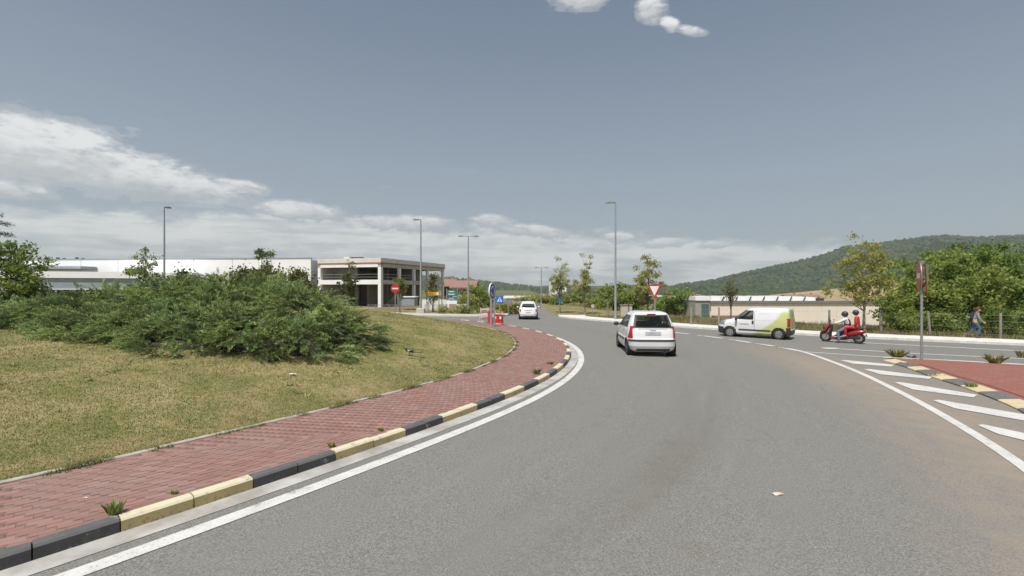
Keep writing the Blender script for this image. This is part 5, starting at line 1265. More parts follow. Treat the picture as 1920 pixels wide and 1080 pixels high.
# ---- far white small car
def small_car(label, loc, hd, name='small_car'):
    root = thing(name, label, 'car', loc, hd)
    B = Body([(.18,.14,3.44,.70),(.28,.02,3.54,.79),(.48,0,3.55,.815),(.62,.03,3.52,.815),(.78,.07,3.36,.80),(.88,.11,3.1,.78),(.98,.17,2.82,.745),(1.15,.30,2.5,.67),(1.32,.44,2.15,.59),(1.42,.56,1.9,.53),(1.47,.75,1.65,.42),(1.49,1.0,1.4,.2)], 5, 4)
    win = [('rear_window','B',[(.55,.98),(-.55,.98),(-.46,1.30),(.46,1.30)]), ('windscreen','F',[(-.6,.98),(.6,.98),(.5,1.36),(-.5,1.36)])]
    for f in 'LR': win += [('side_window',f,[(.62,.96),(2.35,.94),(1.85,1.34),(.85,1.34)])]
    car(root, B, CARW, win, (.55, 2.85), wheel_r=.29, arch=.34, nz=34, M=110)
    for sg in (1, -1):
        B.patch('B', [(sg*.70,.66),(sg*.60,.66),(sg*.58,.84),(sg*.68,.84)], .012, 4, 4).build('tail_light', LRED, root); MB().ell((2.2, sg*.9, .96), (.06,.09,.07), 10, 6).build('door_mirror', CARW, root)
    B.patch('B', [(.30,.76),(-.30,.76),(-.30,.80),(.30,.80)], .02, 4, 1).build('tailgate_bar', SILV, root); B.patch('B', [(.2,.56),(-.2,.56),(-.2,.64),(.2,.64)], .012, 3, 2).build('number_plate', PLATE, root); B.patch('B', [(.62,.2),(-.62,.2),(-.62,.33),(.62,.33)], .01, 8, 2).build('bumper_valance', PLASTIC, root)
    MB().box((1.0, 0, .75), (.2, 1.1, .5), bev=.05).build('seats', INTER, root); return root
g = G(991, 596); small_car('small white rounded car driving away on the far exit', (g.x-.02, g.y, g.z+.02), math.atan2(1, .03))
g = gp(50, 41); small_car('white parked car at far left before the glazed annex', (g.x, g.y, g.z), R(165), 'parked_car')
for i, (px, Yd, lb) in enumerate([(1016,108,'white car parked beyond the far exit, nearest the double lamp'), (1036,112,'white car parked behind the thin street tree'), (1066,105,'dark blue car parked between the street trees')]):
    g = gp(px, Yd); r = small_car(lb, (g.x, g.y, g.z), R(85+i*4), 'parked_car')
    if i == 2:
        for c in r.children:
            if c.name.startswith('body'): c.data.materials[0] = paintmat('dark_blue_paint', (.05,.08,.14))
# ---- delivery van
def van():
    w_r = Vector((13.97, 26.9, 0)); f_r = Vector((12.11, 28.35, 0)); d = (f_r-w_r).normalized(); n_ = Vector((-d.y, d.x, 0))
    m, n, b = mnew('van_livery'); co = coords(n); s = n.nodes.new('ShaderNodeSeparateXYZ'); n.links.new(co, s.inputs[0]); x, z = NX(n, s.outputs[0]), NX(n, s.outputs[2])
    dd = 1.5-z; xb = .43+dd*.3+dd*dd*.7
    gf = (xb-x+.05).step(-.12, .16)*((z*-1+1.66).step(0, .3)*.75+.25); gf = gf.op('MAXIMUM', (x*-1+.10).step(-.03, .03)*.95)
    dirt = (z*-1+.6).step(0, .45)*.22
    c = nmix(n, gf, (.72,.72,.73), (.52,.55,.21)); c = nmix(n, dirt, c, (.40,.37,.30)); n.links.new(c, b.inputs['Base Color']); b.inputs['Roughness'].default_value = .35; b.inputs['Coat Weight'].default_value = .5
    B = Body([(.20,.12,3.78,.74),(.30,.02,3.86,.81),(.60,0,3.87,.835),(.75,.01,3.82,.845),(.88,.02,3.70,.842),(.98,.025,3.45,.838),(1.04,.03,3.15,.832),(1.12,.035,2.93,.822),(1.30,.045,2.70,.795),(1.48,.06,2.46,.76),(1.60,.08,2.28,.72),(1.67,.11,2.12,.67),(1.705,.18,1.95,.58),(1.72,.5,1.6,.35)], 11, 4)
    W2 = .835
    loc = w_r-n_*W2-d*.58; loc.z = gz(loc.x)+.02                    # left rear wheel sits at w_r, x = .58 from the tail
    root = thing('delivery_van', 'small white delivery van with lime green rear driving left past the warehouse', 'van', loc, math.atan2(d.y, d.x), None, .97)
    win = [('windscreen','F',[(-.70,1.10),(.70,1.10),(.60,1.56),(-.60,1.56)])]
    for f in 'LR': win.append(('door_window', f, [(1.84,1.05),(2.76,1.05),(2.22,1.55),(1.84,1.56)]))
    car(root, B, m, win, (.58, 3.10), wheel_r=.30, arch=.36)
    for sg in (1, -1):
        f = 'L' if sg > 0 else 'R'
        B.patch('B', [(sg*.80,.70),(sg*.70,.70),(sg*.70,1.16),(sg*.79,1.16)], .014, 4, 6).build('tail_light', LRED, root); B.patch(f, [(.03,.70),(.16,.70),(.16,1.16),(.04,1.16)], .012, 4, 6).build('tail_light_side', LRED, root)
        B.patch(f, [(.98,.42),(2.62,.44),(2.62,.52),(.98,.50)], .014, 14, 2).build('side_strip', PLASTIC, root)
        B.patch(f, [(.02,.24),(.22,.24),(.22,.66),(.03,.66)], .012, 4, 6).build('bumper_corner', PLASTIC, root); B.patch(f, [(3.50,.24),(3.83,.24),(3.82,.66),(3.60,.60)], .012, 5, 5).build('front_bumper_corner', PLASTIC, root)
        B.patch(f, [(1.82,.80),(1.92,.80),(1.92,1.0),(1.82,1.0)], .014, 3, 4).build('door_handle', PLASTIC, root)
        for xx, z0, z1 in ((1.78,.40,1.58), (2.80,.40,1.06)): B.patch(f, [(xx,z0),(xx+.014,z0),(xx+.014,z1),(xx,z1)], .003, 1, 8).build('door_gap', LINER, root)
        B.patch(f, [(.45,1.02),(1.74,1.02),(1.74,1.03),(.45,1.03)], .003, 10, 1).build('panel_crease', pm('crease_grey', (.45,.45,.45), None, 3, .5), root)
        for a, b_, z in ((2.08,2.58,.80), (2.08,2.52,.76)): B.patch(f, [(a,z),(b_,z),(b_,z+.022),(a,z+.022)], .005, 8, 1).build('door_lettering', pm('lettering_grey', (.30,.31,.32), None, 60, .6), root)
        for a, b_, z in ((1.05,1.55,1.38),): B.patch(f, [(a,z),(b_,z),(b_,z+.02),(a,z+.02)], .005, 8, 1).build('side_lettering', pm('lettering_pale', (.55,.56,.58), None, 60, .6), root)
        B.patch('F', [(sg*.76,.72),(sg*.52,.70),(sg*.50,.90),(sg*.70,.94)], .012, 5, 4).build('headlight', GLASS, root)
        mm = MB().ell((2.72, sg*.97, 1.08), (.07,.10,.11), 12, 8).build('door_mirror', PLASTIC, root)
    B.patch('B', [(.80,.24),(-.80,.24),(-.80,.50),(.80,.50)], .016, 14, 4).build('rear_bumper', PLASTIC, root); B.patch('F', [(-.74,.24),(.74,.24),(.74,.60),(-.74,.60)], .014, 14, 5).build('front_bumper', PLASTIC, root)
    B.patch('B', [(.007,.55),(-.007,.55),(-.007,1.60),(.007,1.60)], .004, 1, 8).build('rear_door_gap', LINER, root)
    for sg in (1, -1): B.patch('B', [(sg*.66,1.10),(sg*.08,1.10),(sg*.08,1.52),(sg*.60,1.52)], .006, 6, 5).build('rear_door_panel', pm('lime_panel', (.47,.51,.23), (.52,.55,.26), 3, .4), root)
    B.patch('B', [(.12,.78),(.06,.78),(.06,.92),(.12,.92)], .014, 2, 3).build('rear_handle', PLASTIC, root); B.patch('B', [(.28,.62),(-.24,.62),(-.24,.73),(.28,.73)], .012, 4, 2).build('number_plate', PLATE, root)
    MB().box((1.95, .36, .95), (.14, .5, .7), bev=.04).build('driver_seat', INTER, root); MB().box((1.72, 0, .95), (.03, 1.5, 1.2)).build('bulkhead', INTER, root); MB().box((2.9, 0, .95), (.4, 1.4, .14), bev=.03).build('dashboard', INTER, root)
van()

# ================================================================ people
def skin(pts, edges, rad, sub=2):
    me = bpy.data.meshes.new('sk'); me.from_pydata([tuple(p) for p in pts], edges, []); ob = bpy.data.objects.new('sk', me); COL.objects.link(ob)
    ob.modifiers.new('s', 'SKIN').use_smooth_shade = True; sv = me.skin_vertices[0].data
    for i, r in enumerate(rad): sv[i].radius = r if isinstance(r, tuple) else (r, r); sv[i].use_root = (i == 0)
    md = ob.modifiers.new('b', 'SUBSURF'); md.levels = md.render_levels = sub
    dg = bpy.context.evaluated_depsgraph_get(); nm = bpy.data.meshes.new_from_object(ob.evaluated_get(dg)); bpy.data.objects.remove(ob)
    v = [tuple(x.co) for x in nm.vertices]; f = [tuple(p.vertices) for p in nm.polygons]; bpy.data.meshes.remove(nm); return v, f
SKIN_ = pm('skin', (.50,.31,.22), (.44,.26,.18), 8, .6); HAIR = pm('brown_hair', (.10,.045,.02), (.06,.028,.014), 20, .7); DENIM = pm('denim', (.075,.145,.24), (.12,.19,.29), 9, .9); NAVY = pm('navy_vest', (.018,.022,.045), None, 6, .85)
WSHIRT = pm('white_shirt', (.76,.76,.75), None, 5, .85); REDJ = pm('red_clothing', (.50,.02,.03), (.42,.018,.028), 5, .7); GREYT = pm('grey_top', (.25,.245,.25), (.20,.195,.20), 8, .9); DARKC = pm('dark_fabric', (.02,.02,.024), (.035,.033,.036), 8, .85); SHOE = pm('brown_shoe', (.11,.06,.04), None, 8, .7)
def hand(mb, wrist, d, up, side, m, curl=.5):
    """palm and five bent fingers; d = pointing direction, up = back of the hand, side = thumb side"""
    d, up, side = (Vector(v).normalized() for v in (d, up, side)); w = Vector(wrist)
    mb.tube([w-d*.01, w+d*.04, w+d*.085], [(.018,.026),(.016,.042),(.013,.040)], 8, m, up=up)
    for k, (o, L) in enumerate(((.030,.072),(.010,.080),(-.010,.075),(-.030,.058))):
        a = w+d*.083+side*o; b = a+(d*math.cos(curl*.6)-up*math.sin(curl*.6))*L*.45; c = b+(d*math.cos(curl*1.8)-up*math.sin(curl*1.8))*L*.32; e = c+(d*math.cos(curl*2.8)-up*math.sin(curl*2.8))*L*.25
        mb.tube([a, b, c, e], [.0095,.009,.008,.006], 6, m)
    a = w+d*.025+side*.035; b = a+(d*.6+side*.7).normalized()*.035; c = b+(d*.9+side*.2-up*.3).normalized()*.03; mb.tube([a, b, c], [.012,.011,.008], 6, m)
def head(mb, c, fwd, m, s=1.0, up=(0,0,1)):
    f = Vector(fwd).normalized(); u = Vector(up); l = u.cross(f).normalized(); u = f.cross(l)
    M = Matrix((f, l, u)).transposed()
    mb.ell(c, (.098*s, .077*s, .118*s), 16, 12, m, M)
    mb.ell(Vector(c)+f*.028*s-u*.062*s, (.062*s,.055*s,.055*s), 12, 8, m, M)          # jaw
    mb.tube([Vector(c)+f*.094*s+u*.012*s, Vector(c)+f*.118*s-u*.028*s, Vector(c)+f*.095*s-u*.036*s], [.008,.015,.012], 6, m)
    for sg in (-1, 1):
        mb.ell(Vector(c)+l*sg*.078*s-u*.008*s-f*.01*s, (.022*s,.010*s,.032*s), 8, 6, m, M)
        mb.ell(Vector(c)+f*.086*s+l*sg*.031*s+u*.012*s, (.010*s,.013*s,.008*s), 8, 5, pm('eye', (.03,.02,.015), None, 3, .2), M)
    mb.tube([Vector(c)+f*.090*s-l*.022*s-u*.068*s, Vector(c)+f*.096*s-u*.070*s, Vector(c)+f*.090*s+l*.022*s-u*.068*s], .006, 5, pm('lips', (.36,.14,.12), None, 3, .5))
def person(label, loc, rz, J, shirt, legs, fwd, hands, headc=None, vest=None, shoes=SHOE, sleeves=True):
    root = thing('person', label, 'person', loc, rz)
    V_ = {k: Vector(v) for k, v in J.items()}
    ch = ['pelvis','waist','chest','neck','head']; pts = [V_[k] for k in ch]; rad = [.125,.112,.13,.052,.05]; ed = [(0,1),(1,2),(2,3),(3,4)]
    def limb(keys, rs, at_):
        b = at_
        for k, r in zip(keys, rs): pts.append(V_[k]); rad.append(r); ed.append((b, len(pts)-1)); b = len(pts)-1
    for s in 'LR':
        limb(['sh'+s,'el'+s,'wr'+s], [.058,.042,.028], 2); limb(['hip'+s,'kn'+s,'an'+s], [.086,.058,.04], 0)
    mb = MB(); mb.add(*skin(pts, ed, rad), SKIN_, True); head(mb, V_['head'], fwd, SKIN_)
    for s, (d, up, sd) in hands.items(): hand(mb, V_['wr'+s], d, up, sd, SKIN_)
    mb.build('body', None, root)
    # shirt over torso and arms
    g = .016; pts = [V_['waist']*.25+V_['pelvis']*.75, V_['waist'], V_['chest'], V_['chest'].lerp(V_['neck'], .62)]; rad = [.130+g,.120+g,.135+g,.06+g]; ed = [(0,1),(1,2),(2,3)]
    for s in 'LR': limb(['sh'+s,'el'+s], [.062+g,.046+g], 2); pts.append(V_['el'+s].lerp(V_['wr'+s], .93)); rad.append(.032+g); ed.append((len(pts)-2, len(pts)-1))
    mb = MB(); mb.add(*skin(pts, ed, rad), None, True); mb.build('top', shirt, root)
    if vest:
        pts = [V_['waist']*.45+V_['pelvis']*.55, V_['waist'], V_['chest'], V_['chest'].lerp(V_['neck'], .5)]; mb = MB(); mb.add(*skin(pts, [(0,1),(1,2),(2,3)], [.165,.155,.172,.10]), None, True); mb.build('vest', vest, root)
    pts = [V_['pelvis']+(V_['waist']-V_['pelvis'])*.3, V_['pelvis']]; rad = [.128+g*.6,.14+g]; ed = [(0,1)]
    for s in 'LR': limb(['hip'+s,'kn'+s], [.092+g,.064+g], 1); pts.append(V_['kn'+s].lerp(V_['an'+s], .95)); rad.append(.046+g); ed.append((len(pts)-2, len(pts)-1))
    mb = MB(); mb.add(*skin(pts, ed, rad), None, True); mb.build('trousers', legs, root)
    for s in 'LR':
        a, t = V_['an'+s], V_['toe'+s]; d = (t-a); d.z = 0
        mb = MB(); mb.tube([a+(a-t)*.22+Vector((0,0,-.02)), a+Vector((0,0,-.025)), a.lerp(t, .55), t, t+(t-a)*.10], [(.035,.032),(.052,.042),(.042,.046),(.032,.045),(.012,.025)], 10, up=(0,0,1)); mb.build('shoe', shoes, root)
    return root
def helmet(root, c, s, m):
    h = MB(); h.ell(c, (.145*s,.125*s,.14*s), 18, 12, m); o = h.build('helmet', m, root)
    b = MB(); b.tube([Vector(c)+Vector((.145*s, y, -.035)) for y in (-.085,.085)], .03, 6); 
    v = MB(); v.ell(Vector(c)+Vector((.035,0,-.02)), (.125*s,.112*s,.075*s), 16, 8); v.build('visor', pm('helmet_visor', (.03,.03,.035), None, 3, .15), o)
HELM = pm('black_helmet', (.028,.028,.03), (.045,.045,.047), 4, .35, coat=.3)
def scooter():
    f = Vector((16.12, 26.27, 0)); r = Vector((17.11, 25.28, 0)); d = (f-r).normalized(); mid_ = (f+r)/2; mid_.z = gz(mid_.x)+.02; rz = math.atan2(d.y, d.x)
    SR = pm('scooter_red', (.36,.012,.018), (.28,.01,.014), 3, .25, coat=.6); SRD = pm('scooter_dark_red', (.12,.012,.014), None, 3, .4)
    root = thing('motor_scooter', 'large red motor scooter with two riders waiting at the roundabout entry', 'scooter', mid_, rz)
    for x, rr, w in ((.72,.275,.11), (-.72,.265,.13)):
        t = MB().lathe([(rr*.62,-w/2),(rr*.9,-w/2),(rr,-w*.2),(rr,w*.2),(rr*.9,w/2),(rr*.62,w/2)], (x,0,rr), (0,1,0), 26, close=True).build('wheel', RUBBER, root)
        MB().lathe([(rr*.64,-w*.35),(rr*.64,w*.35),(rr*.5,w*.30),(rr*.16,w*.42),(.001,w*.42)], (x,0,rr), (0,1,0), 20).build('rim', SILV, t)
    for y in (-.09,.09): MB().tube([(.72,y,.275),(.60,y,.55)], .022, 8).build('fork', SILV, root)
    MB().tube([(.98,0,.40),(.90,0,.52),(.74,0,.585),(.56,0,.54)], [(.02,.05),(.03,.075),(.03,.08),(.02,.06)], 10, up=(0,0,1)).build('front_fender', SR, root)
    MB().tube([(.74,0,.50),(.70,0,.64),(.60,0,.80),(.50,0,.90)], [(.05,.12),(.10,.20),(.10,.19),(.05,.13)], 14, up=(1,0,0)).build('front_fairing', SR, root)
    MB().tube([(.52,0,.34),(.50,0,.55),(.44,0,.78),(.42,0,.88)], [(.05,.20),(.06,.23),(.06,.2),(.03,.12)], 12, up=(1,0,0)).build('leg_shield', PLASTIC, root)
    MB().ell((.775,0,.70), (.06,.11,.055), 12, 8).build('headlight', GLASS, root)
    ws = MB(); ws.add([(.60,-.17,.86),(.60,.17,.86),(.50,-.13,1.08),(.50,.13,1.08),(.66,0,.87),(.54,0,1.10)], [(0,4,5,2),(4,1,3,5)], None, True); ws.build('windscreen', DGLASS, root)
    MB().tube([(.36,-.33,.93),(.42,-.15,.92),(.44,0,.90),(.42,.15,.92),(.36,.33,.93)], .018, 8).build('handlebar', DKMETAL, root)
    for y in (-.33,.33):
        MB().tube([(.40,y*.85,.93),(.44,y*1.05,1.08)], .009, 6).build('mirror_stem', DKMETAL, root); MB().ell((.44,y*1.08,1.12), (.02,.06,.04), 10, 6).build('mirror', DKMETAL, root)
    MB().tube([(.50,0,.24),(.2,0,.20),(-.12,0,.22),(-.3,0,.30)], [(.06,.20),(.07,.19),(.08,.19),(.1,.16)], 12, up=(0,0,1)).build('floorboard', SRD, root)
    MB().tube([(.22,0,.42),(-.02,0,.46),(-.3,0,.48),(-.62,0,.54),(-.92,0,.60),(-1.02,0,.63)], [(.10,.06),(.15,.11),(.17,.16),(.16,.18),(.10,.14),(.03,.06)], 14, up=(0,0,1)).build('rear_body', SR, root)
    MB().tube([(-.02,0,.63),(-.25,0,.655),(-.45,0,.69),(-.75,0,.71),(-.9,0,.73)], [(.03,.09),(.05,.15),(.05,.16),(.05,.15),(.03,.1)], 12, up=(0,0,1)).build('seat', DARKC, root)
    MB().tube([(-.78,-.14,.76),(-.98,-.12,.78),(-1.0,.12,.78),(-.78,.14,.76)], .015, 6).build('grab_rail', DKMETAL, root)
    MB().ell((-1.01,0,.63), (.03,.10,.04), 10, 6).build('tail_light', LRED, root); MB().box((-1.0,0,.42), (.02,.18,.12)).build('number_plate', WHITE, root)
    MB().tube([(-.2,-.16,.22),(-.5,-.2,.25),(-.95,-.21,.36)], [.03,.05,.055], 10).build('exhaust', DKMETAL, root); MB().box((-.55,0,.30), (.5,.2,.16), bev=.04).build('engine_cover', PLASTIC, root)
    MB().tube([(-.98,0,.50),(-1.04,0,.42),(-1.05,0,.36)], [(.01,.08),(.01,.09),(.01,.08)], 8, up=(1,0,0)).build('rear_mudguard', PLASTIC, root)
    # driver: white sleeves, navy vest, jeans, left foot on the ground
    J = dict(pelvis=(-.26,0,.78), waist=(-.25,0,.93), chest=(-.20,0,1.13), neck=(-.16,0,1.30), head=(-.12,0,1.42), shL=(-.19,.17,1.21), shR=(-.19,-.17,1.21), elL=(.06,.24,1.04), elR=(.06,-.24,1.04), wrL=(.29,.27,.965), wrR=(.29,-.27,.965), hipL=(-.22,.10,.76), hipR=(-.22,-.10,.76), knL=(.13,.27,.56), knR=(.14,-.20,.60), anL=(.06,.32,.10), anR=(.20,-.18,.36), toeL=(.22,.34,.04), toeR=(.36,-.18,.33))
    hd = {'L': ((.75,.15,-.35), (.4,0,.9), (0,-1,0)), 'R': ((.75,-.15,-.35), (.4,0,.9), (0,1,0))}
    p = person('scooter driver in black helmet, navy vest, white sleeves and jeans gripping the handlebar', mid_, rz, J, WSHIRT, DENIM, (1,0,-.1), hd, vest=NAVY, shoes=SHOE); helmet(p, Vector((-.125,0,1.44)), 1.06, HELM)
    J = dict(pelvis=(-.63,0,.82), waist=(-.65,0,.98), chest=(-.64,0,1.20), neck=(-.62,0,1.39), head=(-.58,0,1.51), shL=(-.63,.16,1.29), shR=(-.63,-.16,1.29), elL=(-.66,.22,1.04), elR=(-.66,-.22,1.04), wrL=(-.55,.20,.84), wrR=(-.55,-.20,.84), hipL=(-.58,.10,.80), hipR=(-.58,-.10,.80), knL=(-.20,.25,.79), knR=(-.20,-.25,.79), anL=(-.20,.23,.40), anR=(-.20,-.23,.40), toeL=(-.05,.25,.35), toeR=(-.05,-.25,.35))
    hd = {'L': ((.5,-.1,-.6), (.1,1,0), (1,0,0)), 'R': ((.5,.1,-.6), (.1,-1,0), (1,0,0))}
    p = person('scooter passenger in black helmet and all red clothing sitting behind the driver', mid_, rz, J, REDJ, REDJ, (1,0,0), hd, shoes=pm('grey_shoe', (.3,.3,.3), None, 5, .7)); helmet(p, Vector((-.585,0,1.535)), 1.0, HELM)
scooter()
# pedestrian with backpack walking right on the far pavement
def pedestrian():
    p = Vector((25.3, 28.05, 0)); p.z = gz(p.x)+.16; rz = R(-22)
    J = dict(pelvis=(0,0,.90), waist=(.03,0,1.05), chest=(.09,0,1.24), neck=(.13,0,1.41), head=(.18,0,1.54), shL=(.10,.16,1.33), shR=(.10,-.16,1.33), elL=(.02,.20,1.06), elR=(.16,-.21,1.07), wrL=(.10,.20,.84), wrR=(.34,-.19,.88), hipL=(.01,.09,.88), hipR=(.01,-.09,.88), knL=(.02,.10,.48), knR=(.24,-.10,.52), anL=(-.20,.10,.15), anR=(.08,-.10,.09), toeL=(-.07,.10,.05), toeR=(.25,-.10,.03))
    hd = {'L': ((.3,0,-1), (0,1,0), (1,0,0)), 'R': ((.7,0,-.5), (0,-1,0), (1,0,.3))}
    r = person('pedestrian in grey top and jeans walking right on the far pavement with a dark backpack', p, rz, J, GREYT, pm('dark_denim', (.045,.085,.15), (.07,.115,.18), 9, .9), (1,0,-.08), hd)
    mb = MB(); mb.ell((.155,0,1.575), (.112,.092,.105), 16, 10); mb.tube([(.08,0,1.58),(.04,0,1.46),(.05,0,1.36)], [(.07,.08),(.055,.075),(.02,.04)], 10, up=(1,0,0)); mb.build('hair', HAIR, r)
    b = thing('backpack', 'dark backpack with pale band carried by the pedestrian', 'backpack', p, rz)
    MB().tube([(-.09,0,.98),(-.13,0,1.08),(-.11,0,1.26),(-.04,0,1.40)], [(.06,.10),(.11,.15),(.10,.14),(.04,.09)], 12, up=(1,0,0)).build('pack_body', DARKC, b)
    MB().box((-.225,0,1.12), (.03,.2,.07), bev=.008).build('pale_band', pm('pale_band', (.55,.55,.55), None, 4, .7), b)
    for y in (-.12,.12): MB().tube([(-.06,y,1.36),(.08,y*1.1,1.45),(.20,y,1.34),(.18,y,1.16),(-.02,y*1.1,1.02)], .014, 6).build('strap', DARKC, b)
    MB().tube([(-.14,.06,1.0),(-.17,.07,.75),(-.16,.06,.48)], [(.035,.10),(.045,.12),(.02,.09)], 10, up=(1,0,0)).build('hanging_jacket', DARKC, b)
pedestrian()
# magpie on the lawn
def magpie():
    p = mound_hit(768, 664); root = thing('magpie', 'black and white magpie standing on the lawn facing left', 'bird', p, R(180))
    BLK = pm('black_feathers', (.012,.012,.016), None, 20, .45); WHT = pm('white_feathers', (.72,.72,.70), None, 20, .8)
    v, f = skin([(.0,0,.13),(.06,0,.155),(.10,0,.20),(.125,0,.235),(-.07,0,.115),(-.13,0,.105)], [(0,1),(1,2),(2,3),(0,4),(4,5)], [.050,.046,.026,.030,.034,.016])
    mb = MB(); mb.add(v, f, BLK, True); o = mb.build('body', None, root)
    o.data.materials.append(WHT)
    for q in o.data.polygons:
        c = q.center
        if (c.z < .125 and -.08 < c.x < .07): q.material_index = 1
    MB().tube([(.148,0,.237),(.185,0,.228)], [.011,.003], 6).build('beak', BLK, root)
    mb = MB(); mb.add([(-.12,-.018,.108),(-.12,.018,.108),(-.38,.026,.10),(-.40,0,.10),(-.38,-.026,.10),(-.12,-.018,.098),(-.12,.018,.098),(-.38,.026,.094),(-.40,0,.094),(-.38,-.026,.094)], [(0,1,2,3,4),(9,8,7,6,5),(0,4,9,5),(1,6,7,2),(2,7,8,3),(3,8,9,4)]); mb.build('tail', BLK, root)
    for s in (-1, 1):
        w = MB().ell((-.03, s*.043, .142), (.085,.012,.032), 12, 8).build('wing', BLK, root); MB().ell((.02, s*.050, .155), (.038,.010,.018), 10, 6).build('wing_patch', WHT, w)
        l = MB().tube([(.0,s*.02,.10),(-.005,s*.02,.05),(.005,s*.02,.0)], [.008,.005,.004], 6).build('leg', BLK, root); MB().tube([(-.015,s*.02,.004),(.035,s*.025,.004)], .004, 5).build('foot', BLK, l)
magpie()
# ================================================================ hills and air
def hillmat(name, dark, light, field, fs=.006, ffield=.0):
    m, n, b = mnew(name); co = coords(n); a = nnoise(n, co, fs, 6, .6, .4); f = nnoise(n, co, fs*9, 6, .7); g = nnoise(n, co, fs*40, 4, .7)
    c = nmix(n, (f*.6+g*.5).step(.42, .66), dark, light); c = nmix(n, (a+(f-.5)*.15-.56+ffield).step(0, .05)*.8, c, field)
    n.links.new(c, b.inputs['Base Color']); b.inputs['Roughness'].default_value = 1; b.inputs['Specular IOR Level'].default_value = .05; bump(n, b, f+g*.8, 1.0, 22.0); return m
def hill(name, prof, Yr, depth, m, y0, seed, nz=40, rough=6.0):
    """ridge profile given as (px, py) on the horizon, set at distance Yr; slopes down towards the viewer over depth"""
    P = [at(px, py, Yr) for px, py in prof]; X_ = [p.x for p in P]; Zr = [p.z for p in P]; xs_ = np.linspace(X_[0], X_[-1], 260); vs = []
    for k in range(nz+12):
        t = k/nz; 
        for x in xs_:
            z = np.interp(x, X_, Zr); sc = (Yr-depth*(1-t))/Yr if t <= 1 else 1
            pr = (t*t*(3-2*t))*.8+.2*t if t <= 1 else 1-(t-1)*1.2
            zb = -8; nn = mnoise.fractal((x*.006, (Yr-depth+depth*t)*.006, seed), 1.0, 2.0, 5)*rough*(1.6-abs(t-.5)*1.4)*(.35+.65*max(0, z)/170)*(1 if t < .97 else .35)
            vs.append((x*(.82+.18*min(t,1)), Yr-depth+depth*t, zb+(z-zb)*pr+nn))
    nx_ = len(xs_); fs = [(j*nx_+i, j*nx_+i+1, (j+1)*nx_+i+1, (j+1)*nx_+i) for j in range(nz+11) for i in range(nx_-1)]
    mb = MB(); mb.add(vs, fs, None, True); return setp(mb.build(name, m), kind='structure'), np.array(vs).reshape(nz+12, nx_, 3)
hm1 = hillmat('wooded_hill', (.018,.030,.010), (.080,.105,.030), (.15,.165,.06), .005, -.02); hm2 = hillmat('far_hill', (.045,.065,.032), (.08,.10,.045), (.17,.16,.08), .004, .04)
_, HV = hill('wooded_hill', [(1150,548),(1200,541),(1260,531),(1330,523),(1400,508),(1440,499),(1480,489),(1520,480),(1560,470),(1580,462),(1640,457),(1700,446),(1760,444),(1850,442),(1920,441),(2050,440),(2300,446),(2600,470),(3000,510)], 1750, 900, hm1, 0, 1.0, rough=14)
_, HV2 = hill('far_hill', [(-400,520),(100,512),(500,508),(700,508),(780,511),(835,516),(900,523),(960,530),(1010,534),(1080,537),(1200,545)], 2300, 900, hm2, 0, 4.0)
hill('distant_ridge', [(700,540),(900,537),(1000,533),(1060,530),(1120,532),(1200,530),(1260,532),(1350,534),(1500,530)], 3400, 700, hm2, 0, 8.0)
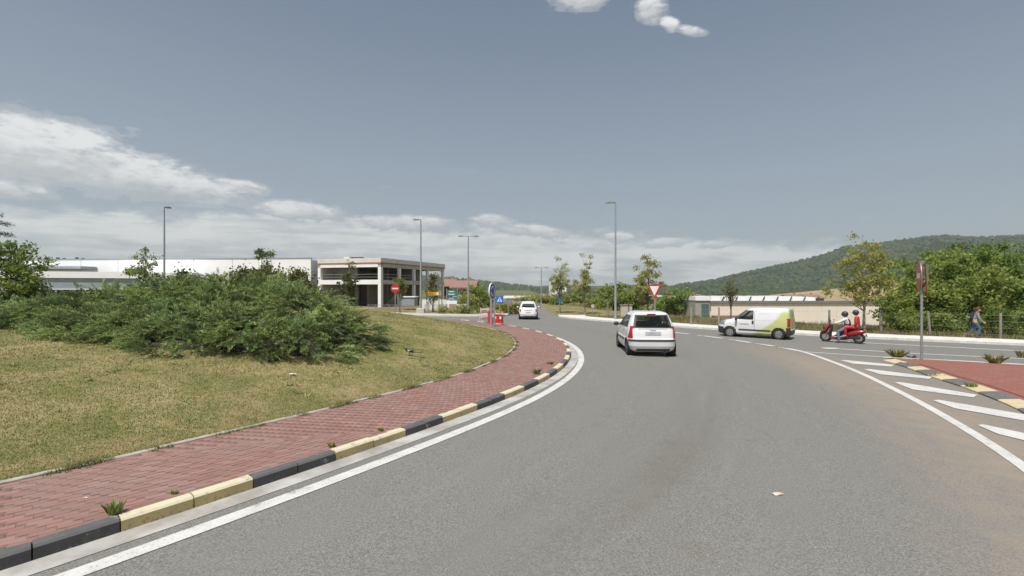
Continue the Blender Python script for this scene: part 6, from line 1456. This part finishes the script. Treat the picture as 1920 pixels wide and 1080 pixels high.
def woods(H, n, smin, smax, label, seed, thr=-.1):
    """tree crowns spread over the slope, too many to count: one mesh of lumpy eight-sided crowns"""
    rg = np.random.default_rng(seed); K, N_ = H.shape[:2]; n *= 2
    a = rg.uniform(2, 41, n); b = rg.uniform(0, N_-1.001, n); i, j = a.astype(int), b.astype(int); fa, fb = (a-i)[:, None], (b-j)[:, None]
    P = H[i, j]*(1-fa)*(1-fb)+H[i+1, j]*fa*(1-fb)+H[i, j+1]*(1-fa)*fb+H[i+1, j+1]*fa*fb
    nz = np.array([mnoise.fractal((p[0]*.0045, p[1]*.0045, seed), 1.0, 2.0, 3) for p in P]); ok = (nz > thr) | (rg.random(n) < .12); P = P[ok]; nz = nz[ok]; n = len(P)
    s = rg.uniform(smin, smax, n)
    ang = np.arange(5)*2*np.pi/5; base = np.array([[0,0,1.0]]+[[np.cos(q), np.sin(q), .45] for q in ang]+[[np.cos(q+.6)*.9, np.sin(q+.6)*.9, -.2] for q in ang])
    F = [(0,k+1,(k+1)%5+1) for k in range(5)]+[(k+1,k+6,(k+1)%5+1) for k in range(5)]+[((k+1)%5+1,k+6,(k+1)%5+6) for k in range(5)]
    V = P[:, None]+base[None]*s[:, None, None]*rg.uniform(.7, 1.3, (n, 11, 1))*np.array([1,1,1.05])
    c = np.where(rg.random((n, 1)) < .5, np.array([[.046,.068,.022]]), np.array([[.070,.096,.028]]))*rg.uniform(.75, 1.2, (n, 1))*(1-.25*np.clip(nz, -.5, .5)[:, None])
    FF = (np.array(F)[None]+11*np.arange(n)[:, None, None]).reshape(-1, 3)
    setp(npmesh('woods', V.reshape(-1, 3), FF, BLADE, None, np.repeat(c, 11, 0), True), label, 'woods', kind='stuff')
woods(HV, 15000, 3.0, 8.0, 'dark woodland covering the big hill on the right', 3, -.16)
woods(HV2, 3500, 4, 8, 'scattered woodland on the low far hills', 5, .05)
# tan field rising at the foot of the hill, right of the warehouse
mb = MB(); vs = []
for j in range(9):
    for i in range(15): vs.append((150+i*9, 240+j*14, -6.5+ (j/8)**1.2*(2+ i*.75)*1.15))
mb.add(vs, [(j*15+i, j*15+i+1, j*15+i+16, j*15+i+15) for j in range(8) for i in range(14)], None, True); setp(mb.build('tan_field', pm('ploughed_tan', (.36,.27,.15), (.30,.23,.13), .08, .95)), kind='structure')
# masts on the ridge
# air between: one even, very thin volume round everything inside the sky
def haze():
    mb = MB(); mb.box((0, 2300, 245), (12000, 6200, 530)); o = mb.build('haze'); m = bpy.data.materials.new('haze_air'); m.use_nodes = True; n = m.node_tree; n.nodes.clear()
    v = n.nodes.new('ShaderNodeVolumePrincipled'); v.inputs['Color'].default_value = (.80,.87,.95,1); v.inputs['Density'].default_value = .00015; v.inputs['Anisotropy'].default_value = .3
    out = n.nodes.new('ShaderNodeOutputMaterial'); n.links.new(v.outputs[0], out.inputs['Volume']); o.data.materials.append(m); setp(o, kind='stuff')
haze()
